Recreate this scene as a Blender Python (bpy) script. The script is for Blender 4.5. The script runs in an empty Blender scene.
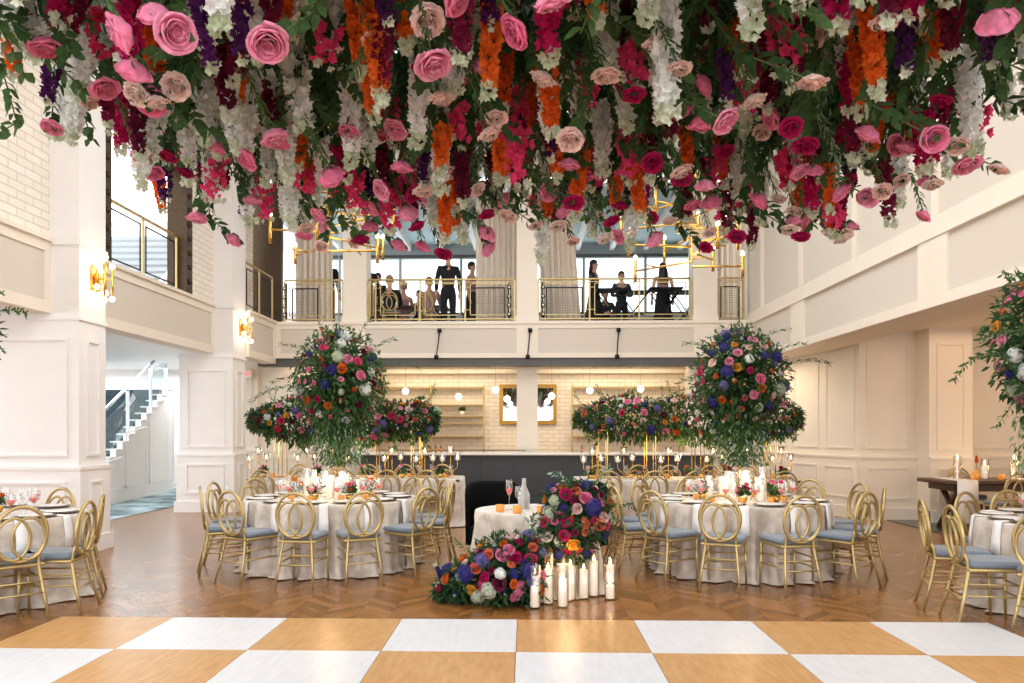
import bpy, math, random
from mathutils import Vector, Matrix
R = random.Random(7)
PI = math.pi
sc = bpy.context.scene
COL = sc.collection
def rad(a): return a*PI/180
def U(a, b): return R.uniform(a, b)

# ------------------------------------------------------------------ materials
def lin(h):
    h = h.lstrip('#'); o = []
    for i in (0, 2, 4):
        c = int(h[i:i+2], 16)/255
        o.append(c/12.92 if c <= .04045 else ((c+.055)/1.055)**2.4)
    return (*o, 1)
def mat(name, hexc, rough=.5, metal=0, var=0, scale=8, bump=0, sheen=0, trans=0, sss=0, emit=None, es=0, spec=.5, coat=0, alt=None):
    m = bpy.data.materials.new(name); m.use_nodes = True
    n = m.node_tree.nodes; l = m.node_tree.links
    b = n['Principled BSDF']; c = lin(hexc)
    b.inputs['Base Color'].default_value = c
    b.inputs['Roughness'].default_value = rough; b.inputs['Metallic'].default_value = metal
    b.inputs['Specular IOR Level'].default_value = spec
    if coat: b.inputs['Coat Weight'].default_value = coat; b.inputs['Coat Roughness'].default_value = .15
    if sheen: b.inputs['Sheen Weight'].default_value = sheen
    if trans: b.inputs['Transmission Weight'].default_value = trans
    if emit: b.inputs['Emission Color'].default_value = lin(emit); b.inputs['Emission Strength'].default_value = es
    tc = n.new('ShaderNodeTexCoord')
    nt = n.new('ShaderNodeTexNoise'); nt.inputs['Scale'].default_value = scale; nt.inputs['Detail'].default_value = 3
    l.new(tc.outputs['Object'], nt.inputs['Vector'])
    if var or alt:
        mx = n.new('ShaderNodeMix'); mx.data_type = 'RGBA'
        a = lin(alt) if alt else tuple(x*(1-var) for x in c[:3])+(1,)
        mx.inputs[6].default_value = c; mx.inputs[7].default_value = a
        rp = n.new('ShaderNodeMapRange'); rp.inputs[1].default_value = .35; rp.inputs[2].default_value = .65
        l.new(nt.outputs[0], rp.inputs[0]); l.new(rp.outputs[0], mx.inputs[0])
        l.new(mx.outputs[2], b.inputs['Base Color'])
    if bump:
        bp = n.new('ShaderNodeBump'); bp.inputs['Strength'].default_value = bump; bp.inputs['Distance'].default_value = .01
        l.new(nt.outputs[0], bp.inputs['Height']); l.new(bp.outputs[0], b.inputs['Normal'])
    return m
def petal(name, hexc, alt=None):
    """petals: a little light passes through them, colour varies from bloom to bloom"""
    m = bpy.data.materials.new(name); m.use_nodes = True
    n = m.node_tree.nodes; l = m.node_tree.links
    b = n['Principled BSDF']; out = n['Material Output']; b.inputs['Roughness'].default_value = .65
    b.inputs['Specular IOR Level'].default_value = .25
    oi = n.new('ShaderNodeObjectInfo'); mx = n.new('ShaderNodeMix'); mx.data_type = 'RGBA'
    mx.inputs[6].default_value = lin(hexc); mx.inputs[7].default_value = lin(alt or hexc)
    l.new(oi.outputs['Random'], mx.inputs[0])
    tc = n.new('ShaderNodeTexCoord'); nt = n.new('ShaderNodeTexNoise'); nt.inputs['Scale'].default_value = 45
    l.new(tc.outputs['Object'], nt.inputs['Vector'])
    hv = n.new('ShaderNodeHueSaturation'); mr = n.new('ShaderNodeMapRange')
    mr.inputs[1].default_value = .3; mr.inputs[2].default_value = .7; mr.inputs[3].default_value = .75; mr.inputs[4].default_value = 1.15
    l.new(nt.outputs[0], mr.inputs[0]); l.new(mr.outputs[0], hv.inputs['Value']); l.new(mx.outputs[2], hv.inputs['Color'])
    l.new(hv.outputs[0], b.inputs['Base Color'])
    tr = n.new('ShaderNodeBsdfTranslucent'); l.new(hv.outputs[0], tr.inputs['Color'])
    ms = n.new('ShaderNodeMixShader'); ms.inputs[0].default_value = .42
    l.new(b.outputs[0], ms.inputs[1]); l.new(tr.outputs[0], ms.inputs[2]); l.new(ms.outputs[0], out.inputs[0])
    return m
def glass(name, tint='#ffffff', k=.12, e=.6):
    """thin clear glass: mostly transparent, shiny towards its edges"""
    m = bpy.data.materials.new(name); m.use_nodes = True
    n = m.node_tree.nodes; l = m.node_tree.links; n.remove(n['Principled BSDF']); out = n['Material Output']
    t = n.new('ShaderNodeBsdfTransparent'); t.inputs[0].default_value = lin(tint)
    g = n.new('ShaderNodeBsdfGlossy'); g.inputs['Roughness'].default_value = .05
    lw = n.new('ShaderNodeLayerWeight'); lw.inputs[0].default_value = .3
    ad = n.new('ShaderNodeMath'); ad.operation = 'MULTIPLY_ADD'; ad.inputs[1].default_value = e; ad.inputs[2].default_value = k; ad.use_clamp = True
    l.new(lw.outputs['Facing'], ad.inputs[0])
    ms = n.new('ShaderNodeMixShader'); l.new(ad.outputs[0], ms.inputs[0]); l.new(t.outputs[0], ms.inputs[1]); l.new(g.outputs[0], ms.inputs[2])
    l.new(ms.outputs[0], out.inputs[0]); return m
def glow(name, hexc, s):
    m = bpy.data.materials.new(name); m.use_nodes = True
    n = m.node_tree.nodes; l = m.node_tree.links; n.remove(n['Principled BSDF'])
    e = n.new('ShaderNodeEmission'); e.inputs[0].default_value = lin(hexc); e.inputs[1].default_value = s
    l.new(e.outputs[0], n['Material Output'].inputs[0]); return m
def brick_mat(name, c1, c2, mortar):
    m = bpy.data.materials.new(name); m.use_nodes = True
    n = m.node_tree.nodes; l = m.node_tree.links; b = n['Principled BSDF']; b.inputs['Roughness'].default_value = .75
    tc = n.new('ShaderNodeTexCoord'); sp = n.new('ShaderNodeSeparateXYZ'); ad = n.new('ShaderNodeMath'); cb = n.new('ShaderNodeCombineXYZ')
    l.new(tc.outputs['Object'], sp.inputs[0]); l.new(sp.outputs[0], ad.inputs[0]); l.new(sp.outputs[1], ad.inputs[1])
    l.new(ad.outputs[0], cb.inputs[0]); l.new(sp.outputs[2], cb.inputs[1])
    br = n.new('ShaderNodeTexBrick'); br.inputs['Scale'].default_value = 1
    br.inputs['Brick Width'].default_value = .3; br.inputs['Row Height'].default_value = .1; br.inputs['Mortar Size'].default_value = .008
    br.inputs['Color1'].default_value = lin(c1); br.inputs['Color2'].default_value = lin(c2); br.inputs['Mortar'].default_value = lin(mortar)
    l.new(cb.outputs[0], br.inputs['Vector']); l.new(br.outputs[0], b.inputs['Base Color'])
    nt = n.new('ShaderNodeTexNoise'); nt.inputs['Scale'].default_value = 14; l.new(cb.outputs[0], nt.inputs['Vector'])
    mu = n.new('ShaderNodeMath'); mu.operation = 'SUBTRACT'; l.new(nt.outputs[0], mu.inputs[0]); l.new(br.outputs['Fac'], mu.inputs[1])
    bp = n.new('ShaderNodeBump'); bp.inputs['Strength'].default_value = .6; bp.inputs['Distance'].default_value = .015
    l.new(mu.outputs[0], bp.inputs['Height']); l.new(bp.outputs[0], b.inputs['Normal']); return m
def math_node(n, l, op, a, b=None, c=None):
    q = n.new('ShaderNodeMath'); q.operation = op
    for i, x in enumerate((a, b, c)):
        if x is None: continue
        if isinstance(x, (int, float)): q.inputs[i].default_value = x
        else: l.new(x, q.inputs[i])
    return q.outputs[0]
def chevron_floor():
    m = bpy.data.materials.new('oiled_chevron_parquet'); m.use_nodes = True
    n = m.node_tree.nodes; l = m.node_tree.links; b = n['Principled BSDF']
    tc = n.new('ShaderNodeTexCoord'); mp = n.new('ShaderNodeMapping'); mp.inputs['Rotation'].default_value = (0, 0, rad(0))
    l.new(tc.outputs['Object'], mp.inputs[0]); sp = n.new('ShaderNodeSeparateXYZ'); l.new(mp.outputs[0], sp.inputs[0])
    x, y = sp.outputs[0], sp.outputs[1]
    W = .55
    u = math_node(n, l, 'DIVIDE', x, W); fu = math_node(n, l, 'FRACT', u)
    tri = math_node(n, l, 'MULTIPLY', math_node(n, l, 'ABSOLUTE', math_node(n, l, 'SUBTRACT', fu, .5)), 2*W*.5)
    v = math_node(n, l, 'DIVIDE', math_node(n, l, 'ADD', y, tri), .13)
    fl = math_node(n, l, 'FLOOR', v); half = math_node(n, l, 'FLOOR', math_node(n, l, 'MULTIPLY', u, 2))
    cb = n.new('ShaderNodeCombineXYZ'); l.new(fl, cb.inputs[0]); l.new(half, cb.inputs[1])
    wn = n.new('ShaderNodeTexWhiteNoise'); wn.noise_dimensions = '2D'; l.new(cb.outputs[0], wn.inputs['Vector'])
    cr = n.new('ShaderNodeValToRGB'); e = cr.color_ramp.elements
    e[0].position = 0; e[0].color = lin('#6e4822'); e[1].position = 1; e[1].color = lin('#a87440')
    k = e.new(.5); k.color = lin('#8f6032')
    gv = n.new('ShaderNodeCombineXYZ'); l.new(math_node(n, l, 'MULTIPLY', v, 3.2), gv.inputs[0]); l.new(math_node(n, l, 'MULTIPLY', x, 2.5), gv.inputs[1])
    nt = n.new('ShaderNodeTexNoise'); nt.inputs['Scale'].default_value = 2.2; nt.inputs['Detail'].default_value = 5; l.new(gv.outputs[0], nt.inputs['Vector'])
    fac = math_node(n, l, 'ADD', math_node(n, l, 'MULTIPLY', wn.outputs[0], .6), math_node(n, l, 'MULTIPLY', math_node(n, l, 'SUBTRACT', nt.outputs[0], .35), .8))
    l.new(fac, cr.inputs[0])
    gap = math_node(n, l, 'LESS_THAN', math_node(n, l, 'FRACT', v), .035)
    gap2 = math_node(n, l, 'LESS_THAN', math_node(n, l, 'FRACT', math_node(n, l, 'MULTIPLY', u, 2)), .012)
    g = math_node(n, l, 'MAXIMUM', gap, gap2)
    mx = n.new('ShaderNodeMix'); mx.data_type = 'RGBA'; l.new(math_node(n, l, 'MULTIPLY', g, .6), mx.inputs[0]); l.new(cr.outputs[0], mx.inputs[6]); mx.inputs[7].default_value = lin('#2a190d')
    l.new(mx.outputs[2], b.inputs['Base Color'])
    rr = n.new('ShaderNodeMapRange'); rr.inputs[3].default_value = .16; rr.inputs[4].default_value = .3
    l.new(nt.outputs[0], rr.inputs[0]); l.new(rr.outputs[0], b.inputs['Roughness'])
    bp = n.new('ShaderNodeBump'); bp.inputs['Strength'].default_value = .12; bp.inputs['Distance'].default_value = .004
    l.new(fac, bp.inputs['Height']); l.new(bp.outputs[0], b.inputs['Normal'])
    return m
def wood_panel(name, c1, c2, rough, sc_=(6, 1.2, 1)):
    m = bpy.data.materials.new(name); m.use_nodes = True
    n = m.node_tree.nodes; l = m.node_tree.links; b = n['Principled BSDF']; b.inputs['Roughness'].default_value = rough
    tc = n.new('ShaderNodeTexCoord'); mp = n.new('ShaderNodeMapping'); mp.inputs['Scale'].default_value = sc_
    oi = n.new('ShaderNodeObjectInfo'); l.new(tc.outputs['Object'], mp.inputs[0]); l.new(oi.outputs['Location'], mp.inputs['Location'])
    nt = n.new('ShaderNodeTexNoise'); nt.inputs['Scale'].default_value = 4; nt.inputs['Detail'].default_value = 6; l.new(mp.outputs[0], nt.inputs['Vector'])
    cr = n.new('ShaderNodeValToRGB'); e = cr.color_ramp.elements
    e[0].position = .3; e[0].color = lin(c1); e[1].position = .7; e[1].color = lin(c2); l.new(nt.outputs[0], cr.inputs[0])
    l.new(cr.outputs[0], b.inputs['Base Color']); return m

M = {}
M['floor'] = chevron_floor()
M['cream'] = mat('cream_wall_paint', '#eae0d0', .55, var=.03, scale=3)
M['taupe'] = mat('beige_panel_fabric', '#d6cdc0', .8, var=.05, scale=60, bump=.1)
M['whitew'] = mat('white_wall_paint', '#eeebe9', .5, var=.03, scale=3)
M['brick'] = brick_mat('white_painted_brick', '#f2ece0', '#ebe3d5', '#d6ccbb')
M['steel'] = mat('grey_steel_beam', '#5b5a58', .5, .3, var=.1)
M['gold'] = mat('champagne_gold_paint', '#bfa873', .36, .65, var=.08, scale=20)
M['brass'] = mat('polished_brass', '#d9ad55', .2, 1, var=.05)
M['black'] = mat('black_metal', '#17171a', .45, .4, var=.1)
M['bronze'] = mat('dark_bronze_frame', '#4a3a28', .4, .6, var=.3, scale=20, bump=.5)
M['cushion'] = mat('blue_grey_cushion', '#707b87', .85, var=.08, scale=80, bump=.15, sheen=.3)
M['linen'] = mat('champagne_velvet_cloth', '#d8cdc0', .42, alt='#b3a697', scale=7, bump=.12, sheen=.6)
M['napkin'] = mat('white_napkin_cotton', '#f3f1ee', .8, var=.03, scale=40, bump=.1)
M['porc'] = mat('white_porcelain', '#f6f4f1', .2, var=.02)
M['charger'] = mat('gold_rimmed_charger', '#6f5c42', .25, .5, var=.2)
M['plated'] = mat('dark_rim_plate', '#4c4238', .3, .2, var=.1)
M['wax'] = mat('white_candle_wax', '#fffaf2', .6, var=.02, emit='#ffe9c8', es=.45)  # slight emission put into the wax so it looks whiter and glows
M['wick'] = mat('candle_wick', '#2b211a', .8, var=.1)
M['flame'] = glow('candle_flame', '#ffc878', 26)
M['bulb'] = glow('warm_bulb', '#ffe9c4', 8)
M['globe'] = glow('opal_globe', '#fff4e0', 7)
M['glass'] = glass('clear_glass')
M['glassw'] = glass('window_glass', '#eef6f7', .03, .12)
M['amber'] = mat('amber_votive_glass', '#c98f45', .2, 0, var=.2, emit='#ff9a2e', es=.28)  # emission stands in for candlelight through the glass; bud vase shares it
M['drink'] = mat('pink_drink', '#ef6f66', .15, 0, var=.05, emit='#ef6f66', es=.0)
M['bar'] = mat('charcoal_bar_panel', '#3b3f44', .5, var=.08)
M['marble'] = mat('white_marble', '#eeeae4', .25, var=.08, scale=4)
M['velvet'] = mat('black_velvet', '#050506', .9, var=.2, spec=.15)
M['curtain'] = mat('beige_curtain', '#ddd2c3', .85, var=.06, scale=30)
M['tread'] = mat('navy_stair_carpet', '#44565f', .95, alt='#223038', scale=40)
M['rug'] = mat('teal_marbled_carpet', '#b4c9ce', .9, alt='#54666f', scale=1.7)
M['marble_g'] = mat('dark_green_marble', '#28332c', .25, alt='#5b6058', scale=4)
M['chrome'] = mat('brushed_steel', '#cfd3d6', .25, .9, var=.05)
M['oak'] = wood_panel('oak_dance_panel', '#b98850', '#cda069', .3)
M['whitep'] = wood_panel('white_dance_panel', '#d3d6da', '#dee0e3', .3)
M['edge'] = mat('dark_floor_edging', '#3a2b20', .4, .2, var=.1)
M['dwood'] = wood_panel('dark_walnut', '#3a2416', '#5a3a25', .4, (1, 6, 1))
M['ceilb'] = mat('pale_blue_ceiling', '#bdd0da', .7, var=.04)
M['greyb'] = mat('grey_header_paint', '#a4adb3', .6, var=.04)
M['skin'] = mat('skin', '#d6a287', .5, var=.08)
M['suit'] = mat('black_suit', '#14151a', .8, var=.15)
M['navy'] = mat('navy_suit', '#2a3444', .8, var=.15)
M['wine'] = mat('wine_red_dress', '#7c2d4c', .6, var=.15)
M['blushd'] = mat('dusty_pink_dress', '#a98080', .6, var=.15)
M['hair_b'] = mat('blonde_hair', '#b49066', .6, var=.3, scale=60)
M['hair_d'] = mat('dark_hair', '#2c211c', .5, var=.3, scale=60)
M['mirror'] = mat('mirror_glass', '#dfe6e8', .03, 1, var=.02)
M['giltf'] = mat('gilt_frame', '#b98f3f', .3, .8, var=.25, scale=30, bump=.4)
M['pot'] = mat('white_pot', '#e9e4da', .5, var=.05)
M['bottle'] = mat('amber_bottle_glass', '#7a4a1e', .1, var=.2)
M['label'] = mat('orange_bottle_label', '#e28a2d', .5, var=.05)
M['stem'] = mat('green_stem', '#4d6b3a', .6, var=.2)
def leafm(name, a, b_):
    m = petal(name, a, b_); return m
M['leaf'] = leafm('dark_green_leaf', '#3a5c36', '#587a48')
M['leafd'] = leafm('deep_green_leaf', '#28472d', '#3f6239')
M['euca'] = leafm('grey_green_eucalyptus', '#86a38c', '#a3bba6')
M['lime'] = leafm('fresh_green_leaf', '#6d9444', '#547d36')
PM = dict(
    pink=petal('pink_rose_petal', '#fdb0cd', '#f783b0'), blush=petal('blush_petal', '#fdeae2', '#fbd9d0'),
    magenta=petal('magenta_petal', '#d01c6c', '#b8145c'), orange=petal('orange_petal', '#f07a2a', '#e4621d'),
    white=petal('white_petal', '#fbfcfa', '#eef3ee'), burg=petal('burgundy_petal', '#8c1a44', '#641536'),
    hot=petal('hot_pink_petal', '#f0528c', '#e23c70'), purple=petal('purple_petal', '#5c1f62', '#41164c'),
    blue=petal('blue_petal', '#34357e', '#4c4796'), coral=petal('coral_petal', '#f08a5c', '#ec7660'),
    yellow=petal('golden_petal', '#f2b03c', '#ee9c34'), green=petal('pale_green_petal', '#c6d3b4', '#dfe6d2'),
    lilac=petal('lilac_petal', '#6f66ad', '#8f84bd'))

# ------------------------------------------------------------------ mesh builder
class MB:
    def __init__(s): s.v = []; s.f = []; s.m = []; s.s = []; s.mi = 0; s.T = None
    def av(s, pts):
        o = len(s.v)
        if s.T is not None: pts = [s.T @ Vector(p) for p in pts]
        s.v.extend([tuple(p) for p in pts]); return o
    def af(s, fs, o, smooth=False):
        for f in fs: s.f.append(tuple(o+i for i in f)); s.m.append(s.mi); s.s.append(smooth)
    def box(s, x0, y0, z0, x1, y1, z1):
        if x0 > x1: x0, x1 = x1, x0
        if y0 > y1: y0, y1 = y1, y0
        if z0 > z1: z0, z1 = z1, z0
        o = s.av([(x0, y0, z0), (x1, y0, z0), (x1, y1, z0), (x0, y1, z0), (x0, y0, z1), (x1, y0, z1), (x1, y1, z1), (x0, y1, z1)])
        s.af([(0, 3, 2, 1), (4, 5, 6, 7), (0, 1, 5, 4), (1, 2, 6, 5), (2, 3, 7, 6), (3, 0, 4, 7)], o); return s
    def rbox(s, x0, y0, z0, x1, y1, z1, r=.02):
        """box with chamfered edges"""
        cx, cy, cz = (x0+x1)/2, (y0+y1)/2, (z0+z1)/2; hx, hy, hz = abs(x1-x0)/2, abs(y1-y0)/2, abs(z1-z0)/2
        r = min(r, hx*.9, hy*.9, hz*.9)
        rings = []
        for zz, ins in ((-hz, r), (-hz+r*.3, r*.3), (-hz+r, 0), (hz-r, 0), (hz-r*.3, r*.3), (hz, r)):
            ring = []
            ax, ay = hx-ins, hy-ins
            for sx, sy, a0 in ((1, 1, 0), (-1, 1, 90), (-1, -1, 180), (1, -1, 270)):
                for k in range(4):
                    a = rad(a0+k*30); ring.append((cx+sx*(ax-r)+r*math.cos(a), cy+sy*(ay-r)+r*math.sin(a), cz+zz))
            rings.append(ring)
        s.loft(rings, True, True, True); return s
    def loft(s, rings, cap0=True, cap1=True, smooth=True, closed=True):
        n = len(rings[0]); o = s.av([p for r in rings for p in r]); fs = []
        for i in range(len(rings)-1):
            for j in range(n if closed else n-1):
                k = (j+1) % n; fs.append((i*n+j, i*n+k, (i+1)*n+k, (i+1)*n+j))
        s.af(fs, o, smooth)
        if cap0: s.af([tuple(range(n-1, -1, -1))], o)
        if cap1: s.af([tuple((len(rings)-1)*n+j for j in range(n))], o)
        return s
    def tube(s, pts, r, n=6, closed=False):
        pts = [Vector(p) for p in pts]; m = len(pts)
        rs = r if isinstance(r, (list, tuple)) else [r]*m
        rings = []; up = None
        for i, p in enumerate(pts):
            if closed: t = pts[(i+1) % m]-pts[i-1]
            else: t = pts[min(i+1, m-1)]-pts[max(i-1, 0)]
            if t.length < 1e-9: t = Vector((0, 0, 1))
            t.normalize()
            if up is None: up = Vector((0, 1, 0)) if abs(t.y) < .8 else Vector((1, 0, 0))
            a = t.cross(up)
            if a.length < 1e-4: up = Vector((0, 0, 1)); a = t.cross(up)
            a.normalize(); b = a.cross(t); up = b
            b.normalize()
            rings.append([p+(a*math.cos(2*PI*k/n)+b*math.sin(2*PI*k/n))*rs[i] for k in range(n)])
        if closed: rings.append(rings[0])
        s.loft(rings, not closed, not closed); return s
    def lathe(s, prof, n=16, cx=0, cy=0, cap0=True, cap1=True):
        rings = [[(cx+r*math.cos(2*PI*k/n), cy+r*math.sin(2*PI*k/n), z) for k in range(n)] for r, z in prof]
        s.loft(rings, cap0 and prof[0][0] > 1e-5, cap1 and prof[-1][0] > 1e-5); return s
    def ball(s, c, r, n=10, m=6, sz=1):
        rings = []
        for i in range(m+1):
            a = PI*i/m; rr = max(math.sin(a)*r, 1e-4)
            rings.append([(c[0]+rr*math.cos(2*PI*k/n), c[1]+rr*math.sin(2*PI*k/n), c[2]-r*sz*math.cos(a)) for k in range(n)])
        s.loft(rings, False, False); return s
    def leaf(s, p, d, nrm, L, W, curl=.15, fold=.15):
        p = Vector(p); d = Vector(d).normalized(); nrm = Vector(nrm); side = d.cross(nrm)
        if side.length < 1e-4: side = d.cross(Vector((.3, .9, .2)))
        side.normalize(); nn = side.cross(d)
        pts = [p, p+d*L*.35+side*W/2+nn*W*fold, p+d*L*.35-side*W/2+nn*W*fold, p+d*L*.4, p+d*L*.75+side*W*.35-nn*L*curl*.5, p+d*L*.75-side*W*.35-nn*L*curl*.5, p+d*L-nn*L*curl]
        o = s.av(pts); s.af([(0, 1, 3), (0, 3, 2), (3, 1, 4, 6), (3, 6, 5, 2)], o, True)
    def mesh(s, name, mats):
        me = bpy.data.meshes.new(name); me.from_pydata(s.v, [], s.f)
        if not isinstance(mats, (list, tuple)): mats = [mats]
        for m in mats: me.materials.append(m)
        me.polygons.foreach_set('material_index', s.m); me.polygons.foreach_set('use_smooth', s.s); me.update(); return me
def link(name, data, parent=None, loc=(0, 0, 0), rot=(0, 0, 0), scale=None):
    o = bpy.data.objects.new(name, data); COL.objects.link(o)
    if parent: o.parent = parent
    o.location = loc; o.rotation_euler = rot
    if scale is not None: o.scale = scale if isinstance(scale, (tuple, list)) else (scale,)*3
    return o
def ob(name, mb, mats, parent=None, **k): return link(name, mb.mesh(name, mats), parent, **k)
def tag(o, label, cat, group=None):
    o['label'] = label; o['category'] = cat
    if group: o['group'] = group
    return o
def thing(name, label, cat, loc=(0, 0, 0), rz=0, group=None):
    return tag(link(name, None, None, loc, (0, 0, rz)), label, cat, group)
def struct(name, mb, mats, label=None):
    o = ob(name, mb, mats); o['kind'] = 'structure'
    return o
KIDS = {}
def copy_tree(o, parent=None):
    c = o.copy(); COL.objects.link(c)
    if parent: c.parent = parent
    for ch in o.children: copy_tree(ch, c)
    return c
def place(root, loc, rz=0, label=None, group=None, scale=None):
    c = copy_tree(root); c.location = loc; c.rotation_euler = (0, 0, rz)
    if label: c['label'] = label
    if group: c['group'] = group
    if scale: c.scale = (scale,)*3
    return c

# ------------------------------------------------------------------ camera, world, view
cam = bpy.data.cameras.new('camera'); cam.sensor_width = 36; cam.lens = 790*36/1024; cam.shift_y = (430-341.5)/1024
cam.clip_start = .05; cam.clip_end = 200
cam.shift_x = 8/1024
co = link('camera', cam, None, (0, 0, 1.5), (rad(90), 0, rad(1.6))); sc.camera = co
w = bpy.data.worlds.new('sky'); sc.world = w; w.use_nodes = True
bg = w.node_tree.nodes['Background']; bg.inputs[0].default_value = (.99, .99, 1, 1); bg.inputs[1].default_value = 2.5
sc.view_settings.view_transform = 'Standard'; sc.view_settings.look = 'None'; sc.view_settings.gamma = 1
sc.view_settings.use_curve_mapping = False; sc.view_settings.exposure = 0.3
sc.cycles.use_denoising = True; sc.cycles.max_bounces = 8; sc.cycles.transparent_max_bounces = 24
sc.cycles.sample_clamp_indirect = 6
def area(name, loc, rot, sx, sy, p, col):
    l = bpy.data.lights.new(name, 'AREA'); l.shape = 'RECTANGLE'; l.size = sx; l.size_y = sy; l.energy = p; l.color = col
    return link(name, l, None, loc, rot)
def point(name, loc, p, col=(1, .68, .36), r=.06):
    l = bpy.data.lights.new(name, 'POINT'); l.energy = p; l.color = col; l.shadow_soft_size = r
    return link(name, l, None, loc)

# ------------------------------------------------------------------ room shell
XL, XF, XR = -5.36, -5.7, 4.62          # pillar faces, left fascia plane, right wall plane
YB = 16.6                               # back balcony plane
HB, HT = 2.9, 3.75                      # underside and top of the balcony band
struct('floor', MB().box(-15, -5, -.1, 12, 24, 0), M['floor'])
struct('floor_carpet', MB().box(-13, 10.9, .001, -6.9, 21, .012), M['rug'])
def mould(mb, axis, p, a0, a1, z0, z1, t=.025, w=.03, d=1):
    """a rectangular picture-frame moulding on the plane axis=p, between a0..a1 and z0..z1; d is the side it stands out to"""
    def bb(u0, u1, w0, w1):
        if axis == 'y': mb.box(u0, p, w0, u1, p+d*t, w1)
        else: mb.box(p, u0, w0, p+d*t, u1, w1)
    bb(a0, a1, z0, z0+w); bb(a0, a1, z1-w, z1); bb(a0, a0+w, z0+w, z1-w); bb(a1-w, a1, z0+w, z1-w)
def pillar(name, x0, x1, y0, y1, inner, top, up_x0):
    mb = MB(); xi = inner; d = 1 if xi == x1 else -1
    mb.box(x0, y0, 0, x1, y1, HB)
    mb.box(x0-.04, y0-.04, 0, x1+.04, y1+.04, 1.02); mb.box(x0-.055, y0-.055, 1.02, x1+.055, y1+.055, 1.06)
    mb.box(x0-.07, y0-.07, 0, x1+.07, y1+.07, .2); mb.box(x0-.02, y0-.02, HB-.08, x1+.02, y1+.02, HB-.04)
    mould(mb, 'y', y0, x0+.14, x1-.14, 1.18, HB-.3, d=-1); mould(mb, 'y', y0-.04, x0+.14, x1-.14, .34, .88, d=-1)
    mould(mb, 'x', xi, y0+.16, y1-.16, 1.18, HB-.3, d=d); mould(mb, 'x', xi+d*.04, y0+.16, y1-.16, .34, .88, d=d)
    mb.box(min(up_x0, xi), y0, HB, max(up_x0, xi), y1, top)
    mb.box(min(up_x0, xi+d*.02), y0-.02, HT-.03, max(up_x0, xi+d*.02), y1+.02, HT+.02)
    return struct(name, mb, M['whitew'])
pillar('pillar', -6.95, XL, 9.33, 9.93, XL, 7, -5.95)
pillar('pillar', -6.35, XL, 14.3, 14.95, XL, 7, -5.95)
pillar('pillar', -6.4, XL, 4.6, 5.2, XL, 7, -5.95)
# left fascia band with recessed beige panels, slab, upper wall with openings
def fascia_left(y0, y1):
    mb = MB(); mb.box(XF-.3, y0, HB, XF-.03, y1, HT)
    mb.box(XF-.03, y0, HB, XF, y1, HB+.14); mb.box(XF-.03, y0, HT-.12, XF, y1, HT); mb.box(XF-.03, y0, HB+.14, XF, y0+.12, HT-.12); mb.box(XF-.03, y1-.12, HB+.14, XF, y1, HT-.12)
    mb.box(XF-.03, y0, HT, XF+.04, y1, HT+.05); mb.mi = 1
    mb.box(XF-.029, y0+.12, HB+.14, XF-.022, y1-.12, HT-.12)
    return mb
for i, (a, b) in enumerate(((5.2, 9.33), (9.93, 14.3), (14.97, YB))):
    XF = -5.7 if i < 2 else -5.3
    struct('balcony_fascia', fascia_left(a, b), [M['cream'], M['taupe']])
XF = -5.7
mb = MB(); mb.box(-13, 4.6, 3.12, XF-.3, 22, HT); mb.box(XF-.3, 4.6, 2.95, -5.99, 16.6, HT-.01)
struct('ceiling_left_aisle', mb, M['whitew'])
mb = MB()
def bx(*a): mb.box(*a)
for a, b in ((5.2, 9.33), (9.93, 10.45), (13.25, 14.3), (15.9, 16.4)): mb.box(XF-.25, a, HT, XF-.02, b, 7)
mb.box(XF-.25, 9.93, 6.0, XF-.02, 13.45, 7); mb.box(XF-.25, 14.95, 6.0, XF-.02, 15.9, 7)
struct('wall_left', mb, M['brick'])
# bronze frame round the upper left opening
mb = MB(); 
for a, b in ((10.45, 10.66), (13.05, 13.28)): mb.box(XF-.3, a, HT+.05, XF+.03, b, 6.0)
mb.box(XF-.3, 10.66, 5.85, XF+.03, 13.05, 6.0)
for k in range(9):
    z = HT+.25+k*.24
    for yy in (10.55, 13.17): mb.ball((XF+.03, yy, z), .05, 8, 5)
o = struct('window_1', mb, M['bronze'])
# right wall: solid above, with recessed panels
mb = MB(); mb.box(XR+.04, 2, HB, XR+.75, YB, HT+.16); mb.box(XR+.04, 2, HT+.16, XR+.3, YB, 7)
sty = [(13.32, 13.94), (8.81, 9.46), (4.2, 4.85), (16.3, YB)]
mb.box(XR, 2, HB, XR+.04, YB, 3.03); mb.box(XR, 2, 3.68, XR+.04, YB, 3.92)
for a, b in sty: mb.box(XR, a, 3.03, XR+.04, b, 3.68)
for a in (15.6, 13.4, 11.2, 9.0, 6.8, 4.6): mb.box(XR, a, 3.92, XR+.04, a+.15, 7)
mb.box(XR-.02, 2, 3.68, XR, YB, 3.705)
mb.mi = 1
for a, b in ((13.94, 16.3), (9.46, 13.32), (4.85, 8.81), (2, 4.2)): mb.box(XR+.035, a, 3.03, XR+.045, b, 3.68)
mb.box(XR+.035, 2, 3.92, XR+.045, YB, 7)
struct('wall_right', mb, [M['cream'], M['taupe']])
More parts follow.
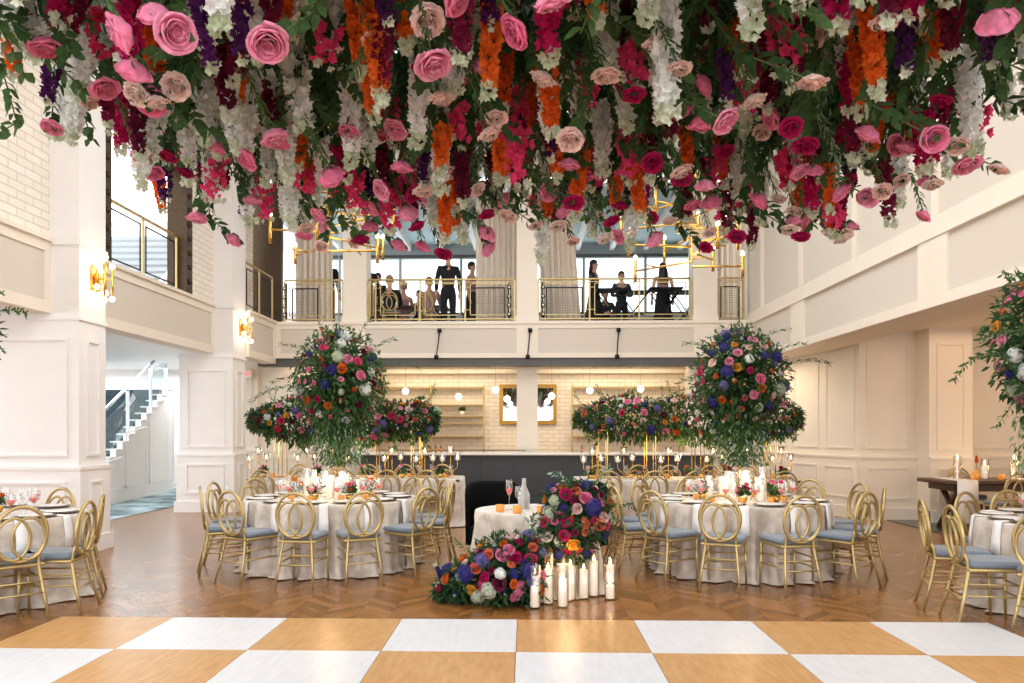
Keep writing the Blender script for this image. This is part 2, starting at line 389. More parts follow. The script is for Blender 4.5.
# lower right aisle: angled wall, return, pillar, end wall, outer wall, ceiling
mb = MB()
def wall_seg(mb, p, q, z0, z1, t=.12):
    p = Vector((p[0], p[1], 0)); q = Vector((q[0], q[1], 0)); d = (q-p).normalized(); n = Vector((-d.y, d.x, 0)); Lw = (q-p).length
    Told = mb.T; mb.T = Matrix.Translation(p) @ Matrix.Rotation(math.atan2(d.y, d.x), 4, 'Z')
    mb.box(0, 0, z0, Lw, t, z1); mb.box(0, -.04, 0, Lw, 0, 1.02); mb.box(0, -.06, 1.02, Lw, 0, 1.06); mb.box(0, -.07, 0, Lw, 0, .2)
    nseg = max(1, round(Lw/1.3))
    for k in range(nseg):
        a, b = k*Lw/nseg+.12, (k+1)*Lw/nseg-.12
        mould(mb, 'y', 0, a, b, 1.18, z1-.25, t=.018, d=-1); mould(mb, 'y', -.04, a, b, .34, .88, t=.018, d=-1)
    mb.T = Told
wall_seg(mb, (4.95, 16.6), (5.58, 13.4), 0, 3.15)
wall_seg(mb, (5.58, 13.4), (6.51, 13.4), 0, 3.15)
wall_seg(mb, (6.51, 12.95), (7.2, 12.95), 0, 3.15, .6)
wall_seg(mb, (7.2, 13.6), (11, 13.6), 0, 3.15)
mb.box(11, 1, 0, 11.12, 13.6, 3.15); mb.box(5.0, 16.4, 0, 11, 16.6, 3.15)
struct('wall_right_aisle', mb, M['cream'])
struct('ceiling_right_aisle', MB().box(XR+.75, 1, 3.15, 11.1, 16.6, 3.3), M['cream'])
struct('floor_inlay', MB().box(6.0, 11.7, .001, 9.5, 13.3, .01), M['marble_g'])
# back balcony: fascia, steel beam, slab
mb = MB(); mb.box(XF, YB+.03, 3.02, 5.1, YB+.3, HT)
mb.box(XF, YB, 3.02, XR+.04, YB+.03, 3.12); mb.box(XF, YB, 3.64, XR+.04, YB+.03, HT); mb.box(XF, YB-.03, HT-.02, XR, YB+.03, HT+.04)
for x in (XF, -3.85, -.2, 3.5): mb.box(x, YB, 3.12, x+(.45 if x > XF else .5), YB+.03, 3.64)
mb.mi = 1
for a, b in ((-5.2, -3.85), (-3.4, -.2), (.25, 3.5), (3.95, XR)): mb.box(a, YB+.022, 3.12, b, YB+.031, 3.64)
struct('balcony_fascia', mb, [M['cream'], M['taupe']])
struct('steel_beam', MB().box(XF, YB+.06, 2.86, 5.0, YB+.4, 3.02), M['steel'])
struct('floor_upper', MB().box(XF-.3, YB+.3, 3.18, 5.1, 23, HT), M['cream'])
for x in (-3.88, -.2, 3.5):
    wd = .5 if x != -.2 else .45
    mb = MB(); mb.box(x, YB+.04, HT+.04, x+wd, YB+.55, 7)
    mb.box(x-.02, YB+.02, HT+.04, x+wd+.02, YB+.57, HT+.16)
    mb.box(x, YB+.4, 0, x+wd, YB+.8, 3.18)
    struct('column', mb, M['cream'])
# bar room: brick wall, side walls
struct('wall_back', MB().box(-5.5, 20, 0, 5.4, 20.2, 3.18), M['brick'])
mb = MB(); wall_seg(mb, (-6.2, 17.3), (-3.7, 17.3), 0, 3.18); mb.box(3.9, 17.2, 0, 5.3, 17.35, 3.18); mb.box(-5.6, 17.4, 0, -5.45, 20, 3.18); mb.box(5.25, 16.6, 0, 5.4, 20, 3.18)
mb.box(-3.8, 17.35, 0, -3.72, 20, 3.18); mb.box(3.95, 17.3, 0, 4.03, 20, 3.18)
struct('wall_bar_room', mb, M['cream'])
struct('trim_1', MB().box(-3.72, 19.75, 2.92, 3.95, 20, 3.02), M['cream'])
# upper back room: window wall, ceiling with rafters
YW = 22.3
mb = MB(); mb.box(-6, YW, HT, 5.2, YW+.15, 4.75); mb.box(-6, YW, 6.42, 5.2, YW+.15, 6.75)
mb.mi = 1; mb.box(-6, YW-.03, 4.75, 5.2, YW+.18, 4.82); mb.box(-6, YW-.03, 6.36, 5.2, YW+.18, 6.45)
mb.mi = 0; x = -5.3
while x < 5.2: mb.box(x-.03, YW-.02, 4.8, x+.04, YW+.1, 6.4); x += 1.73
mb.mi = 2; mb.box(-6, YW+.05, 4.82, 5.2, YW+.06, 6.36)
o = struct('window_2', mb, [M['greyb'], M['steel'], M['glassw']])
mb = MB(); mb.box(-6.2, 17.15, 6.75, 5.4, YW+.3, 6.85)
struct('ceiling_upper_room', mb, M['ceilb'])
mb = MB(); x = -5.2
while x < 5: mb.box(x-.06, 17.15, 6.55, x+.06, YW, 6.75); x += .95
struct('trim_2', mb, M['whitew'])
mb = MB(); mb.box(4.9, 17.1, HT, 5.05, YW, 6.8)
struct('wall_upper_room', mb, M['cream'])
# hall roof: beams and skylight
mb = MB(); mb.box(-6, -5, 7, -3.2, YB+.6, 7.15); mb.box(3, -5, 7, 5, YB+.6, 7.15); mb.box(-3.2, 14.5, 7, 3, YB+.6, 7.15)
for y in (1, 4, 7, 10, 13): mb.box(-3.2, y, 7, 3, y+.2, 7.15)
struct('ceiling', mb, M['whitew'])
mb = MB(); mb.box(-13, 21, 0, -6, 21.15, 3.15)
mb.box(-13, 20.6, HT, -9.2, 20.75, 7); mb.box(-9.2, 20.6, HT, -6, 20.75, 4.6); mb.box(-9.2, 20.6, 6.2, -6, 20.75, 7); mb.box(-7.7, 20.6, 4.6, -7.6, 20.75, 6.2)
wall = struct('wall_stair_hall', mb, M['whitew'])
# glazed screens of the stair hall (bright, with white bars)
mb = MB()
for y in (5, 8, 11, 14, 17, 20): mb.box(-13, y, 0, -12.9, y+.12, 3.15)
mb.box(-13, 4.6, 0, -12.9, 21, .5); mb.box(-13, 4.6, 2.0, -12.9, 21, 2.08)
struct('window_3', mb, M['whitew'])
# short wall behind pillar 2 (left, under the balcony)
mb = MB(); wall_seg(mb, (-7.2, 17.2), (-5.9, 17.2), 0, 3.12); mb.box(-6.3, 15.3, 0, -6.2, 15.6, 3.12)
struct('wall_left_return', mb, M['cream'])

# ------------------------------------------------------------------ stairs in the left hall
t = thing('staircase', 'white panelled staircase with dark blue carpeted steps seen between the left pillars', 'staircase', (0, 0, 0))
mb = MB(); mt = MB(); N = 16
def sx(i): return -8.1-.04*i
for i in range(N):
    y0 = 13.8+i*.34; z = .155*(i+1)
    mt.box(sx(i)-2.2, y0, 0, sx(i)-.12, y0+.36, z)
    mb.box(sx(i)-.12, y0, 0, sx(i), y0+.35, z+.0)
    mb.box(sx(i)-.25, y0-.03, z, sx(i)+.04, y0+.35, z+.03)
ob('stringer_wall', mb, M['whitew'], t); ob('carpeted_steps', mt, M['tread'], t)
mb = MB()
for i0, i1 in ((3, 6), (7, 10), (11, 15)):
    mb.box(sx(i0)+.0, 13.8+i0*.34+.12, .3, sx(i0)+.02, 13.8+i1*.34, .33); mb.box(sx(i0), 13.8+i0*.34+.12, .3, sx(i0)+.02, 13.8+i0*.34+.15, .155*i0+.35)
    mb.box(sx(i0), 13.8+i1*.34-.03, .3, sx(i0)+.02, 13.8+i1*.34, .155*i1+.0); mb.tube([(sx(i0)+.01, 13.8+i0*.34+.12, .155*i0+.35), (sx(i0)+.01, 13.8+i1*.34, .155*i1+.02)], .015, 4)
ob('wall_moulding', mb, M['whitew'], t)
for i in (0, 4, 8, 12, 15):
    y = 13.9+i*.34; z = .155*(i+1)
    ob('baluster_post', MB().box(sx(i)-.1, y-.03, z, sx(i)-.05, y+.03, z+.95), M['chrome'], t)
    ob('baluster_post', MB().box(sx(i)-2.1, y-.03, z, sx(i)-2.05, y+.03, z+.95), M['chrome'], t)
for k in (-.08, -2.08):
    ob('handrail', MB().tube([(sx(0)+k, 13.7, .155+.95), (sx(15)+k, 18.95, 2.48+.95)], .035, 8), M['chrome'], t)
    ob('glass_panel', MB().loft([[(sx(0)+k, 13.9, .3), (sx(0)+k+.01, 13.9, .3), (sx(0)+k+.01, 13.9, 1.0), (sx(0)+k, 13.9, 1.0)], [(sx(15)+k, 18.95, 2.5), (sx(15)+k+.01, 18.95, 2.5), (sx(15)+k+.01, 18.95, 3.2), (sx(15)+k, 18.95, 3.2)]]), M['glassw'], t)
# upper flight seen through the bronze-framed opening
t = thing('upper_stair_flight', 'grey stair flight seen through the dark framed opening on the upper left', 'staircase')
for i in range(9): ob('step', MB().box(-9.6, 15.6+i*.28, HT+.5+i*.2, -7.5, 15.9+i*.28, HT+.58+i*.2), M['greyb'], t)
ob('stringer', MB().tube([(-7.5, 15.5, HT+.4), (-7.5, 18.3, HT+2.4)], .06, 6), M['whitew'], t)

# ------------------------------------------------------------------ dance floor
dn = thing('dance_floor', 'checkered dance floor of oak and white square panels in the foreground', 'dance floor', (0, 0, 0))
S = .898; x0 = -3.66; yf = 6.13
pw = MB().box(-S/2+.002, -S/2+.002, .002, S/2-.002, S/2-.002, .03).mesh('dance_panel_oak', M['oak'])
pp = MB().box(-S/2+.002, -S/2+.002, .002, S/2-.002, S/2-.002, .03).mesh('dance_panel_white', M['whitep'])
for r in range(4):
    for c in range(8):
        oak = (r+c) % 2 == 0
        o = link('panel', pw if oak else pp, dn, (x0+(c+.5)*S, yf-(r+.5)*S, 0)); o['label'] = ('oak square panel' if oak else 'white square panel')
mb = MB()
def ramp(a, b, c, d):  # wedge strip
    o = mb.av([a, b, c, d, (a[0], a[1], 0), (b[0], b[1], 0)]); mb.af([(0, 1, 2, 3), (0, 3, 4), (1, 5, 2)], o)
x1 = x0+8*S; yn = yf-4*S
ramp((x0, yf, .03), (x1, yf, .03), (x1+.04, yf+.045, .002), (x0-.04, yf+.045, .002))
ramp((x0, yn, .03), (x0, yf, .03), (x0-.045, yf+.04, .002), (x0-.045, yn, .002))
ramp((x1, yf, .03), (x1, yn, .03), (x1+.045, yn, .002), (x1+.045, yf+.04, .002))
ob('edge_ramp', mb, M['edge'], dn)

# ------------------------------------------------------------------ chairs
def ellipse(cx, cz, a, b, y=0, n=28, lean=0): return [(cx+a*math.cos(2*PI*k/n), y-lean*(b*math.sin(2*PI*k/n)), cz+b*math.sin(2*PI*k/n)) for k in range(n)]
def make_chair(goldm, cush=True):
    """origin on the floor under the backrest; the sitter faces +Y"""
    t = thing('dining_chair', 'x', 'chair', (0, 0, 0))
    by = .0
    bk = MB(); cz = .685
    bk.tube(ellipse(0, cz, .185, .215, by-.05, 32, .12), .0155, 6, True)
    bk.tube(ellipse(-.055, cz-.035, .118, .165, by-.05, 28, .12), .0125, 6, True)
    bk.tube(ellipse(.055, cz-.035, .118, .165, by-.05, 28, .12), .0125, 6, True)
    ob('backrest', bk, goldm, t)
    for s in (-1, 1):
        ob('leg', MB().tube([(s*.185, by-.09, 0), (s*.165, by-.04, .2), (s*.14, by+.005, .42), (s*.135, by-.005, .5), (s*.15, by-.035, .57)], [.011, .014, .016, .014, .012], 8), goldm, t)
        ob('leg', MB().tube([(s*.18, .40, 0), (s*.175, .395, .2), (s*.17, .39, .43)], [.011, .014, .017], 8), goldm, t)
    ob('seat_frame', MB().rbox(-.185, -.01, .415, .185, .415, .445, .012), goldm, t)
    if cush:
        ob('cushion', MB().rbox(-.19, .0, .446, .19, .42, .50, .024), M['cushion'], t)
    sm = MB()
    for z in (.21, .30):
        k = (z/.42); xb = .185-.045*k; yb = by-.09+.09*k
        sm.tube([(-xb, yb, z), (xb, yb, z)], .008, 6); sm.tube([(-.176, .395, z), (.176, .395, z)], .008, 6)
        for s in (-1, 1): sm.tube([(s*xb, yb, z+.02), (s*.176, .395, z+.02)], .008, 6)
    ob('stretcher', sm, goldm, t)
    return t
chair0 = make_chair(M['gold'])
_first = [True]
def chair(x, y, face, label, group=None, src=None):
    """face: world angle (deg) the sitter looks along"""
    rz = rad(face-90); z0 = .031 if (x0 < x < x1 and y < yf) else 0
    if _first[0] and src is None:
        _first[0] = False; o = chair0; o.location = (x, y, z0); o.rotation_euler = (0, 0, rz)
    else: o = copy_tree(src or chair0); o.location = (x, y, z0); o.rotation_euler = (0, 0, rz)
    o['label'] = label
    if group: o['group'] = group
    elif 'group' in o: del o['group']
    return o
def ring_chairs(cx, cy, r, items, group):
    for a, lab in items:
        rr = r; q = rad(a); chair(cx+rr*math.cos(q), cy+rr*math.sin(q), a+180+U(-5, 5), lab, group)

# ------------------------------------------------------------------ tables and cloths
def table_frame(name, label, cx, cy, r, H=.73):
    t = thing(name, label, 'table', (cx, cy, 0))
    ob('table_top', MB().lathe([(.01, H-.025), (r-.01, H-.025), (r, H-.012), (r-.01, H)], 40), M['dwood'], t)
    for k in range(4):
        a = PI/4+k*PI/2; x, y = (r-.3)*math.cos(a), (r-.3)*math.sin(a)
        ob('leg', MB().tube([(x, y, 0), (x*.9, y*.9, H-.03)], .018, 8), M['chrome'], t)
    return t
def round_cloth(label, cx, cy, r, H=.735, folds=15, seed=1, group=None, puddle=.05):
    rr = random.Random(seed); ph = [rr.uniform(0, 6.28) for _ in range(4)]
    mb = MB(); n = 160; rings = []
    for q in (.0, .35, .7, .93, 1.0): rings.append([((r*q+1e-4)*math.cos(2*PI*k/n), (r*q+1e-4)*math.sin(2*PI*k/n), H+.006) for k in range(n)])
    prof = [(.008, .985), (.015, .93), (.01, .8), (.005, .6), (.0, .4), (.0, .22), (.01, .1), (.03, .035), (.04+puddle, .012)]
    for dr, hz in prof:
        ring = []
        t = 1-hz
        for k in range(n):
            a = 2*PI*k/n
            f = 1.1*(abs(math.sin(folds*.5*a+ph[0]+.35*math.sin(3*a+ph[1])))**.8-.6)+.3*math.sin((folds*2-5)*a+ph[2])+.25*math.sin(5*a+ph[3])
            rad_ = r+dr*.8+f*.14*min(1, t*1.6)-.02*min(1, t*2)
            if hz < .05: rad_ += .02*math.sin(9*a+ph[1])
            ring.append((rad_*math.cos(a), rad_*math.sin(a), max(.006, H*hz+(.012*f if hz < .15 else 0))))
        rings.append(ring)
    mb.loft(rings, True, False)
    o = ob('tablecloth', mb, M['linen'], None, loc=(cx, cy, 0)); return tag(o, label, 'tablecloth', group)
def rect_cloth(label, xa, xb, ya, yb, H=.74, seed=3):
    rr = random.Random(seed); mb = MB(); cx, cy = (xa+xb)/2, (ya+yb)/2; hx, hy = (xb-xa)/2, (yb-ya)/2; c = .05
    per = []
    def seg(p, q, n, nrm):
        for k in range(n): per.append(((p[0]+(q[0]-p[0])*k/n, p[1]+(q[1]-p[1])*k/n), nrm))
    seg((-hx+c, -hy), (hx-c, -hy), 70, (0, -1)); seg((hx, -hy+c), (hx, hy-c), 24, (1, 0)); seg((hx-c, hy), (-hx+c, hy), 70, (0, 1)); seg((-hx, hy-c), (-hx, -hy+c), 24, (-1, 0))
    rings = [[(p[0]*.1, p[1]*.1, H+.005) for p, _ in per], [(p[0], p[1], H+.005) for p, _ in per]]
    for dr, hz in ((.012, .97), (.02, .8), (.03, .55), (.045, .3), (.06, .12), (.12, .02)):
        ring = []
        for i, (p, nn) in enumerate(per):
            s_ = p[0]*7+p[1]*9
            f = .5*math.sin(s_+seed)+.35*math.sin(2.3*s_+seed*2)+.2*math.sin(.7*s_)
            d = dr+f*.035*(1-hz); ring.append((p[0]+nn[0]*d, p[1]+nn[1]*d, max(.006, H*hz)))
        rings.append(ring)
    mb.loft(rings, True, False)
    o = ob('tablecloth', mb, M['linen'], None, loc=(cx, cy, 0)); return tag(o, label, 'tablecloth')
T1 = (-2.19, 8.8); T2 = (2.32, 8.67); T3 = (-4.98, 6.93); T4 = (4.82, 6.75); RT = .92
names = {1: 'left round dinner table', 2: 'right round dinner table', 3: 'left edge table', 4: 'right edge table'}
for i, T in ((1, T1), (2, T2), (3, T3), (4, T4)):
    table_frame('round_table', f'folding table under the champagne cloth, {names[i]}', T[0], T[1], RT)
    round_cloth(f'champagne velvet cloth puddling on the parquet, {names[i]}', T[0], T[1], RT+.005, seed=i*5, folds=18+i)
S1 = [-62.5, -90, -121, -152, 176, 146, 116, 86, 56, 28, 0, -31]
L1 = ['right of two seen from behind before the left round table', 'left of two seen from behind before the left round table',
      'turned sideways at the near left of the left round table', 'second on the left side of the left round table',
      'on the far left side of the left round table, facing the candles', 'at the back left of the left round table', 'behind the left round table, left of its candles',
      'behind the left round table, straight behind its candles', 'behind the left round table, right of its candles', 'at the back right of the left round table',
      'second on the right side of the left round table', 'turned sideways at the near right of the left round table']
ring_chairs(T1[0], T1[1], 1.3, [(a, 'gold oval-backed chair '+l) for a, l in zip(S1, L1)], 'gold chairs around the left round table')
S2 = [-112, -82, -50, -19, 10, 40, 70, 100, 130, 160, -168, -140]
L2 = ['seen from behind at the front middle of the right round table', 'seen from behind at the front right of the right round table', 'at the near right of the right round table beside open floor',
      'second on the right side of the right round table', 'on the far right side of the right round table', 'at the back right of the right round table', 'behind the right round table, right of its candles',
      'straight behind the candles of the right round table', 'behind the right round table, left of its candles', 'at the back left of the right round table', 'second on the left side of the right round table',
      'turned sideways at the near left of the right round table']
ring_chairs(T2[0], T2[1], 1.36, [(a, 'gold oval-backed chair '+l) for a, l in zip(S2, L2)], 'gold chairs around the right round table')
S3 = [(-42, 'gold oval-backed chair seen from behind at the left picture edge, nearest the dance floor corner'), (-15, 'gold oval-backed chair sideways with blue cushion toward the left edge table'),
      (12, 'gold oval-backed chair just behind the sideways one at the left edge table'), (62, 'gold oval-backed chair facing us across the left edge table'), (100, 'gold oval-backed chair at the far side of the left edge table beside the pillar')]
for (a_, lab_), (cx_, cy_, f_) in zip(S3, ((-3.97, 6.08, 138), (-3.73, 6.5, 188), (-3.97, 7.15, 204), (-4.78, 7.9, 255))): chair(cx_, cy_, f_, lab_, 'gold chairs around the left edge table')
S4 = [(198, 'gold oval-backed chair sideways with blue cushion nearest the camera at the right edge table'), (178, 'gold oval-backed chair second from the camera at the right edge table'),
      (114, 'gold oval-backed chair facing us behind the right edge table, left one'), (85, 'gold oval-backed chair facing us behind the right edge table, right one'), (226, 'gold oval-backed chair at the very right picture edge beside the dance floor')]
for (a_, lab_), (cx_, cy_, f_) in zip(S4, ((3.41, 6.3, -8), (3.46, 6.85, -16), (4.24, 7.62, -62), (4.75, 7.85, -85), (3.74, 5.8, 38))): chair(cx_, cy_, f_, lab_, 'gold chairs around the right edge table')
# long back tables
def long_table(side, xa, xb, ya, yb):
    t = thing('long_table', f'long banquet table under the cloth in front of the bar, {side} side', 'table', ((xa+xb)/2, (ya+yb)/2, 0))
    hx, hy = (xb-xa)/2, (yb-ya)/2
    ob('table_top', MB().box(-hx+.01, -hy+.01, .70, hx-.01, hy-.01, .735), M['dwood'], t)
    for a in (-1, 1):
        for b in (-1, 1): ob('leg', MB().box(a*(hx-.2)-.03, b*(hy-.15)-.03, 0, a*(hx-.2)+.03, b*(hy-.15)+.03, .70), M['dwood'], t)
    rect_cloth(f'champagne cloth to the floor on the long {side} table before the bar', xa, xb, ya, yb, seed=4 if side == 'left' else 9)
    pos = ['leftmost', 'second from left', 'middle', 'second from right', 'rightmost']
    for k in range(5):
        x = xa+.45+k*(xb-xa-.9)/4
        chair(x+U(-.05, .05), ya-.42, 90+U(-6, 6), f'gold oval-backed chair, {pos[k]} on the near side of the long {side} table', f'gold chairs at the long {side} table')
        chair(x+U(-.05, .05), yb+.42, -90+U(-6, 6), f'gold oval-backed chair, {pos[k]} on the bar side of the long {side} table', f'gold chairs at the long {side} table')
long_table('left', -4.35, -1.02, 12.15, 13.1)
long_table('right', .78, 4.15, 12.0, 12.95)

# ------------------------------------------------------------------ tableware
def lathe_mesh(name, prof, m, n=14, **k): return MB().lathe(prof, n, **k).mesh(name, m)
me_charger = lathe_mesh('charger', [(.001, .0), (.11, .0), (.16, .012), (.165, .016), (.16, .018), (.11, .007), (.001, .007)], M['charger'], 24)
me_plate = lathe_mesh('plate', [(.001, .0), (.08, .0), (.13, .013), (.133, .016), (.13, .018), (.08, .006), (.001, .006)], M['porc'], 24)
me_dark = lathe_mesh('dark_plate', [(.001, 0), (.12, 0), (.155, .01), (.15, .014), (.1, .006), (.001, .006)], M['plated'], 24)
me_glass = lathe_mesh('wine_glass', [(.034, 0), (.03, .004), (.005, .01), (.004, .09), (.012, .1), (.034, .13), (.038, .16), (.03, .21)], M['glass'], 14, cap1=False)
me_drink = lathe_mesh('drink', [(.004, .101), (.031, .129), (.0355, .15), (.001, .151)], M['drink'], 12)
me_candle = lathe_mesh('candle', [(.035, 0), (.036, .005), (.036, .2), (.03, .205), (.004, .2)], M['wax'], 14)
me_flame = lathe_mesh('flame', [(.001, 0), (.006, .008), (.007, .016), (.004, .03), (.0008, .045)], M['flame'], 8)
me_cyl = lathe_mesh('glass_cylinder', [(.045, 0), (.048, .004), (.048, .33), (.0455, .33), (.0455, .012), (.001, .01)], M['glass'], 18)
me_votive = lathe_mesh('votive', [(.028, 0), (.036, .01), (.036, .06), (.032, .06), (.03, .03), (.001, .03)], M['amber'], 12)
NP = MB()
w_ = .045
NP.rbox(-w_, -.12, 0, w_, .1, .008, .003)
NP.loft([[(-w_, .1, .001), (w_, .1, .001), (w_, .1, .008), (-w_, .1, .008)], [(-w_, .128, -.002), (w_, .128, -.002), (w_, .136, .004), (-w_, .136, .004)],
         [(-w_, .134, -.03), (w_, .134, -.03), (w_, .144, -.03), (-w_, .144, -.03)], [(-w_*1.1, .15, -.16), (w_*.95, .15, -.16), (w_*.95, .16, -.16), (-w_*1.1, .16, -.16)],
         [(-w_*1.15, .155, -.27), (w_*1.05, .15, -.27), (w_*1.05, .162, -.27), (-w_*1.15, .165, -.27)]], True, True, True)
me_napkin = NP.mesh('napkin', M['napkin'])
HTAB = .742
def single(name, me, loc, rz, label, cat, group, scale=None): return tag(link(name, me, None, loc, (0, 0, rz), scale), label, cat, group)
def setting(cx, cy, ang, r, where, gl=True):
    a = rad(ang); c, s = math.cos(a), math.sin(a); q = r-.17
    single('charger_plate', me_dark if R.random() < .0 else me_charger, (cx+q*c, cy+q*s, HTAB), 0, f'gold-rimmed charger plate set on the {where}', 'plate', f'charger plates on the {where}')
    single('dinner_plate', me_plate, (cx+q*c, cy+q*s, HTAB+.009), 0, f'white dinner plate on a gold charger, {where}', 'plate', f'dinner plates on the {where}')
    a2 = a+.17; q2 = r-.112
    single('napkin', me_napkin, (cx+q2*math.cos(a2), cy+q2*math.sin(a2), HTAB+.003), a2-PI/2, f'white folded napkin hanging over the edge of the {where}', 'napkin', f'white napkins on the {where}')
    if gl:
        for da, dq, dr in ((-.12, .36, True), (.03, .38, False), (-.02, .45, False)):
            aa = a+da; g = single('wine_glass', me_glass, (cx+(r-dq)*math.cos(aa), cy+(r-dq)*math.sin(aa), HTAB), 0, f'stemmed glass {"of pink drink" if dr else "left empty"} on the {where}', 'glass', f'{"filled" if dr else "empty"} glasses on the {where}')
            if dr: link('drink', me_drink, g)
for i, (T, SS) in enumerate(((T1, S1), (T2, S2))):
    for a in SS: setting(T[0], T[1], a, RT, names[i+1])
for a in (-42, -15, 12, 62, 100): setting(T3[0], T3[1], a, RT, names[3])
for a in (198, 178, 226, 114, 85, 150): setting(T4[0], T4[1], a, RT, names[4])
def cyl_candle(x, y, z, s, h, label, group, lit=True, two=False):
    """candle standing inside a glass cylinder: vase is the thing, candle its own thing"""
    g = single('glass_cylinder', me_cyl, (x, y, z), 0, label.replace('candle', 'glass sleeve'), 'candle holder', group+' glass', None); g.scale = (s, s, s*h)
    c = single('pillar_candle', me_candle, (x, y, z+.013*s), 0, label, 'candle', group); c.scale = (s, s, s*h)
    f = link('flame', me_flame, c, (0, 0, .205)); f.scale = (1.6, 1.6, 1.3/h*1.1)
    return c
for i, T in ((1, T1), (2, T2)):
    for k in range(11):
        a = U(0, 6.28) if k else 0; q = U(.05, .34) if k else 0; a = k*2.4; q = .09+.026*k
        cyl_candle(T[0]+q*math.cos(a), T[1]+q*math.sin(a)*.9, HTAB, U(.9, 1.1), U(.6, 1.1), f'lit white candle in the middle of the {names[i]}', f'candles on the {names[i]}')
    for k in range(9):
        a = k*.7+.3; q = .46
        v = single('votive_holder', me_votive, (T[0]+q*math.cos(a), T[1]+q*math.sin(a), HTAB), 0, f'small amber glass votive glowing on the {names[i]}', 'votive', f'votives on the {names[i]}')
for T, nm in ((T3, names[3]), (T4, names[4])):
    for k in range(4):
        a = k*1.6; cyl_candle(T[0]+.12*math.cos(a), T[1]+.12*math.sin(a), HTAB, 1, .7+.1*k, f'lit white candle in the middle of the {nm}', f'candles on the {nm}')

# ------------------------------------------------------------------ sweetheart table
TS = (.10, 7.55)
table_frame('sweetheart_table', 'small round table for two under the cloth in the middle', TS[0], TS[1], .58)
round_cloth('pale champagne cloth on the small middle table behind the flowers', TS[0], TS[1], .585, seed=21, folds=11, puddle=.08)
vc = thing('velvet_chair', 'black velvet tub chair behind the middle table, left one', 'chair', (-.37, 8.62, 0), 0)
mb = MB(); rings = []
for k in range(15):
    a = rad(-10+k*200/14); cc, ss = math.cos(a), math.sin(a); h = .93-.12*max(0, (abs(k-7)/7))**6
    rings.append([(.24*cc, .24*ss, .25), (.29*cc, .29*ss, .25), (.30*cc, .30*ss, h-.03), (.27*cc, .27*ss, h), (.24*cc, .24*ss, h-.03)])
mb.loft(rings, True, True, True); ob('backrest', mb, M['velvet'], vc)
ob('seat', MB().lathe([(.01, .25), (.24, .25), (.26, .29), (.26, .42), (.22, .46), (.01, .47)], 28), M['velvet'], vc)
for a in (45, 135, 225, 315): ob('leg', MB().tube([(.2*math.cos(rad(a)), .2*math.sin(rad(a)), 0), (.17*math.cos(rad(a)), .17*math.sin(rad(a)), .26)], [.01, .018], 8), M['black'], vc)
o = place(vc, (.60, 8.62, 0), 0, 'black velvet tub chair behind the middle table, right one half hidden by flowers')
def votive(x, y, lab): single('votive_holder', me_votive, (x, y, HTAB), 0, lab, 'votive', None, 1.15)
votive(-.24, 7.3, 'amber votive at the left end of the middle table'); votive(-.08, 7.18, 'amber votive in the middle of the middle table'); votive(.14, 7.16, 'amber votive beside the flowers on the middle table')
g = single('champagne_flute', me_glass, (-.16, 7.5, HTAB), 0, 'tall glass with pink drink on the middle table', 'glass', None, (.9, .9, 1.35)); link('drink', me_drink, g)
single('champagne_flute', me_glass, (-.07, 7.42, HTAB), 0, 'empty stemmed glass in front of the carafe on the middle table', 'glass', None, (1, 1, 1.1))
me_car = lathe_mesh('carafe', [(.045, 0), (.05, .01), (.05, .12), (.02, .19), (.016, .25), (.02, .255)], mat('frosted_glass', '#e8ecec', .15, var=.05, trans=.6), 16)
single('water_carafe', me_car, (-.02, 7.6, HTAB), 0, 'clear water bottle on the middle table between the two black chairs', 'bottle', None, 1.15)
# candles on the floor in front of the flowers: (px, base depth, glass height, candle height)
CL = [(534.7, 6.64, .37, .30, 'leftmost'), (548, 6.80, .44, .33, 'second from left'), (562.6, 6.68, .37, .26, 'third from left'), (570.2, 6.97, .40, .33, 'fourth from left'),
      (583.5, 7.02, .36, .28, 'fifth from left'), (593.5, 7.12, .46, .35, 'second from right'), (609.8, 7.0, .37, .13, 'rightmost one')]
for px, y, gh, ch, lab in CL:
    ch *= .88
    x = (px-526)*y/790
    g = single('glass_cylinder', me_cyl, (x, y, 0), 0, f'clear glass cylinder on the parquet around a lit candle, {lab}', 'candle holder', None); g.scale = (1.05, 1.05, gh/.33)
    c = thing('pillar_candle', f'lit white pillar candle on the floor by the flowers, {lab}', 'candle', (x, y, .016))
    wb0 = ob('wax_body', MB().lathe([(.036, 0), (.038, .006), (.038, ch-.01), (.034, ch), (.02, ch-.008), (.004, ch-.01)], 18), M['wax'], c)
    wb = wb0
    ob('wick', MB().tube([(0, 0, ch-.01), (0, 0, ch+.008)], .0015, 5), M['wick'], wb)
    link('flame', me_flame, wb, (0, 0, ch+.004), (0, 0, 0), (1.5, 1.5, 1.1))
    if lab.startswith('rightmost'):
        c = thing('pillar_candle', 'lit white candle floating above the rightmost floor candle in the same glass', 'candle', (x, y, .16))
        ob('wax_body', MB().lathe([(.03, 0), (.036, .006), (.036, .14), (.03, .15), (.004, .14)], 18), M['wax'], c); link('flame', me_flame, c, (0, 0, .15), (0, 0, 0), 1.4)

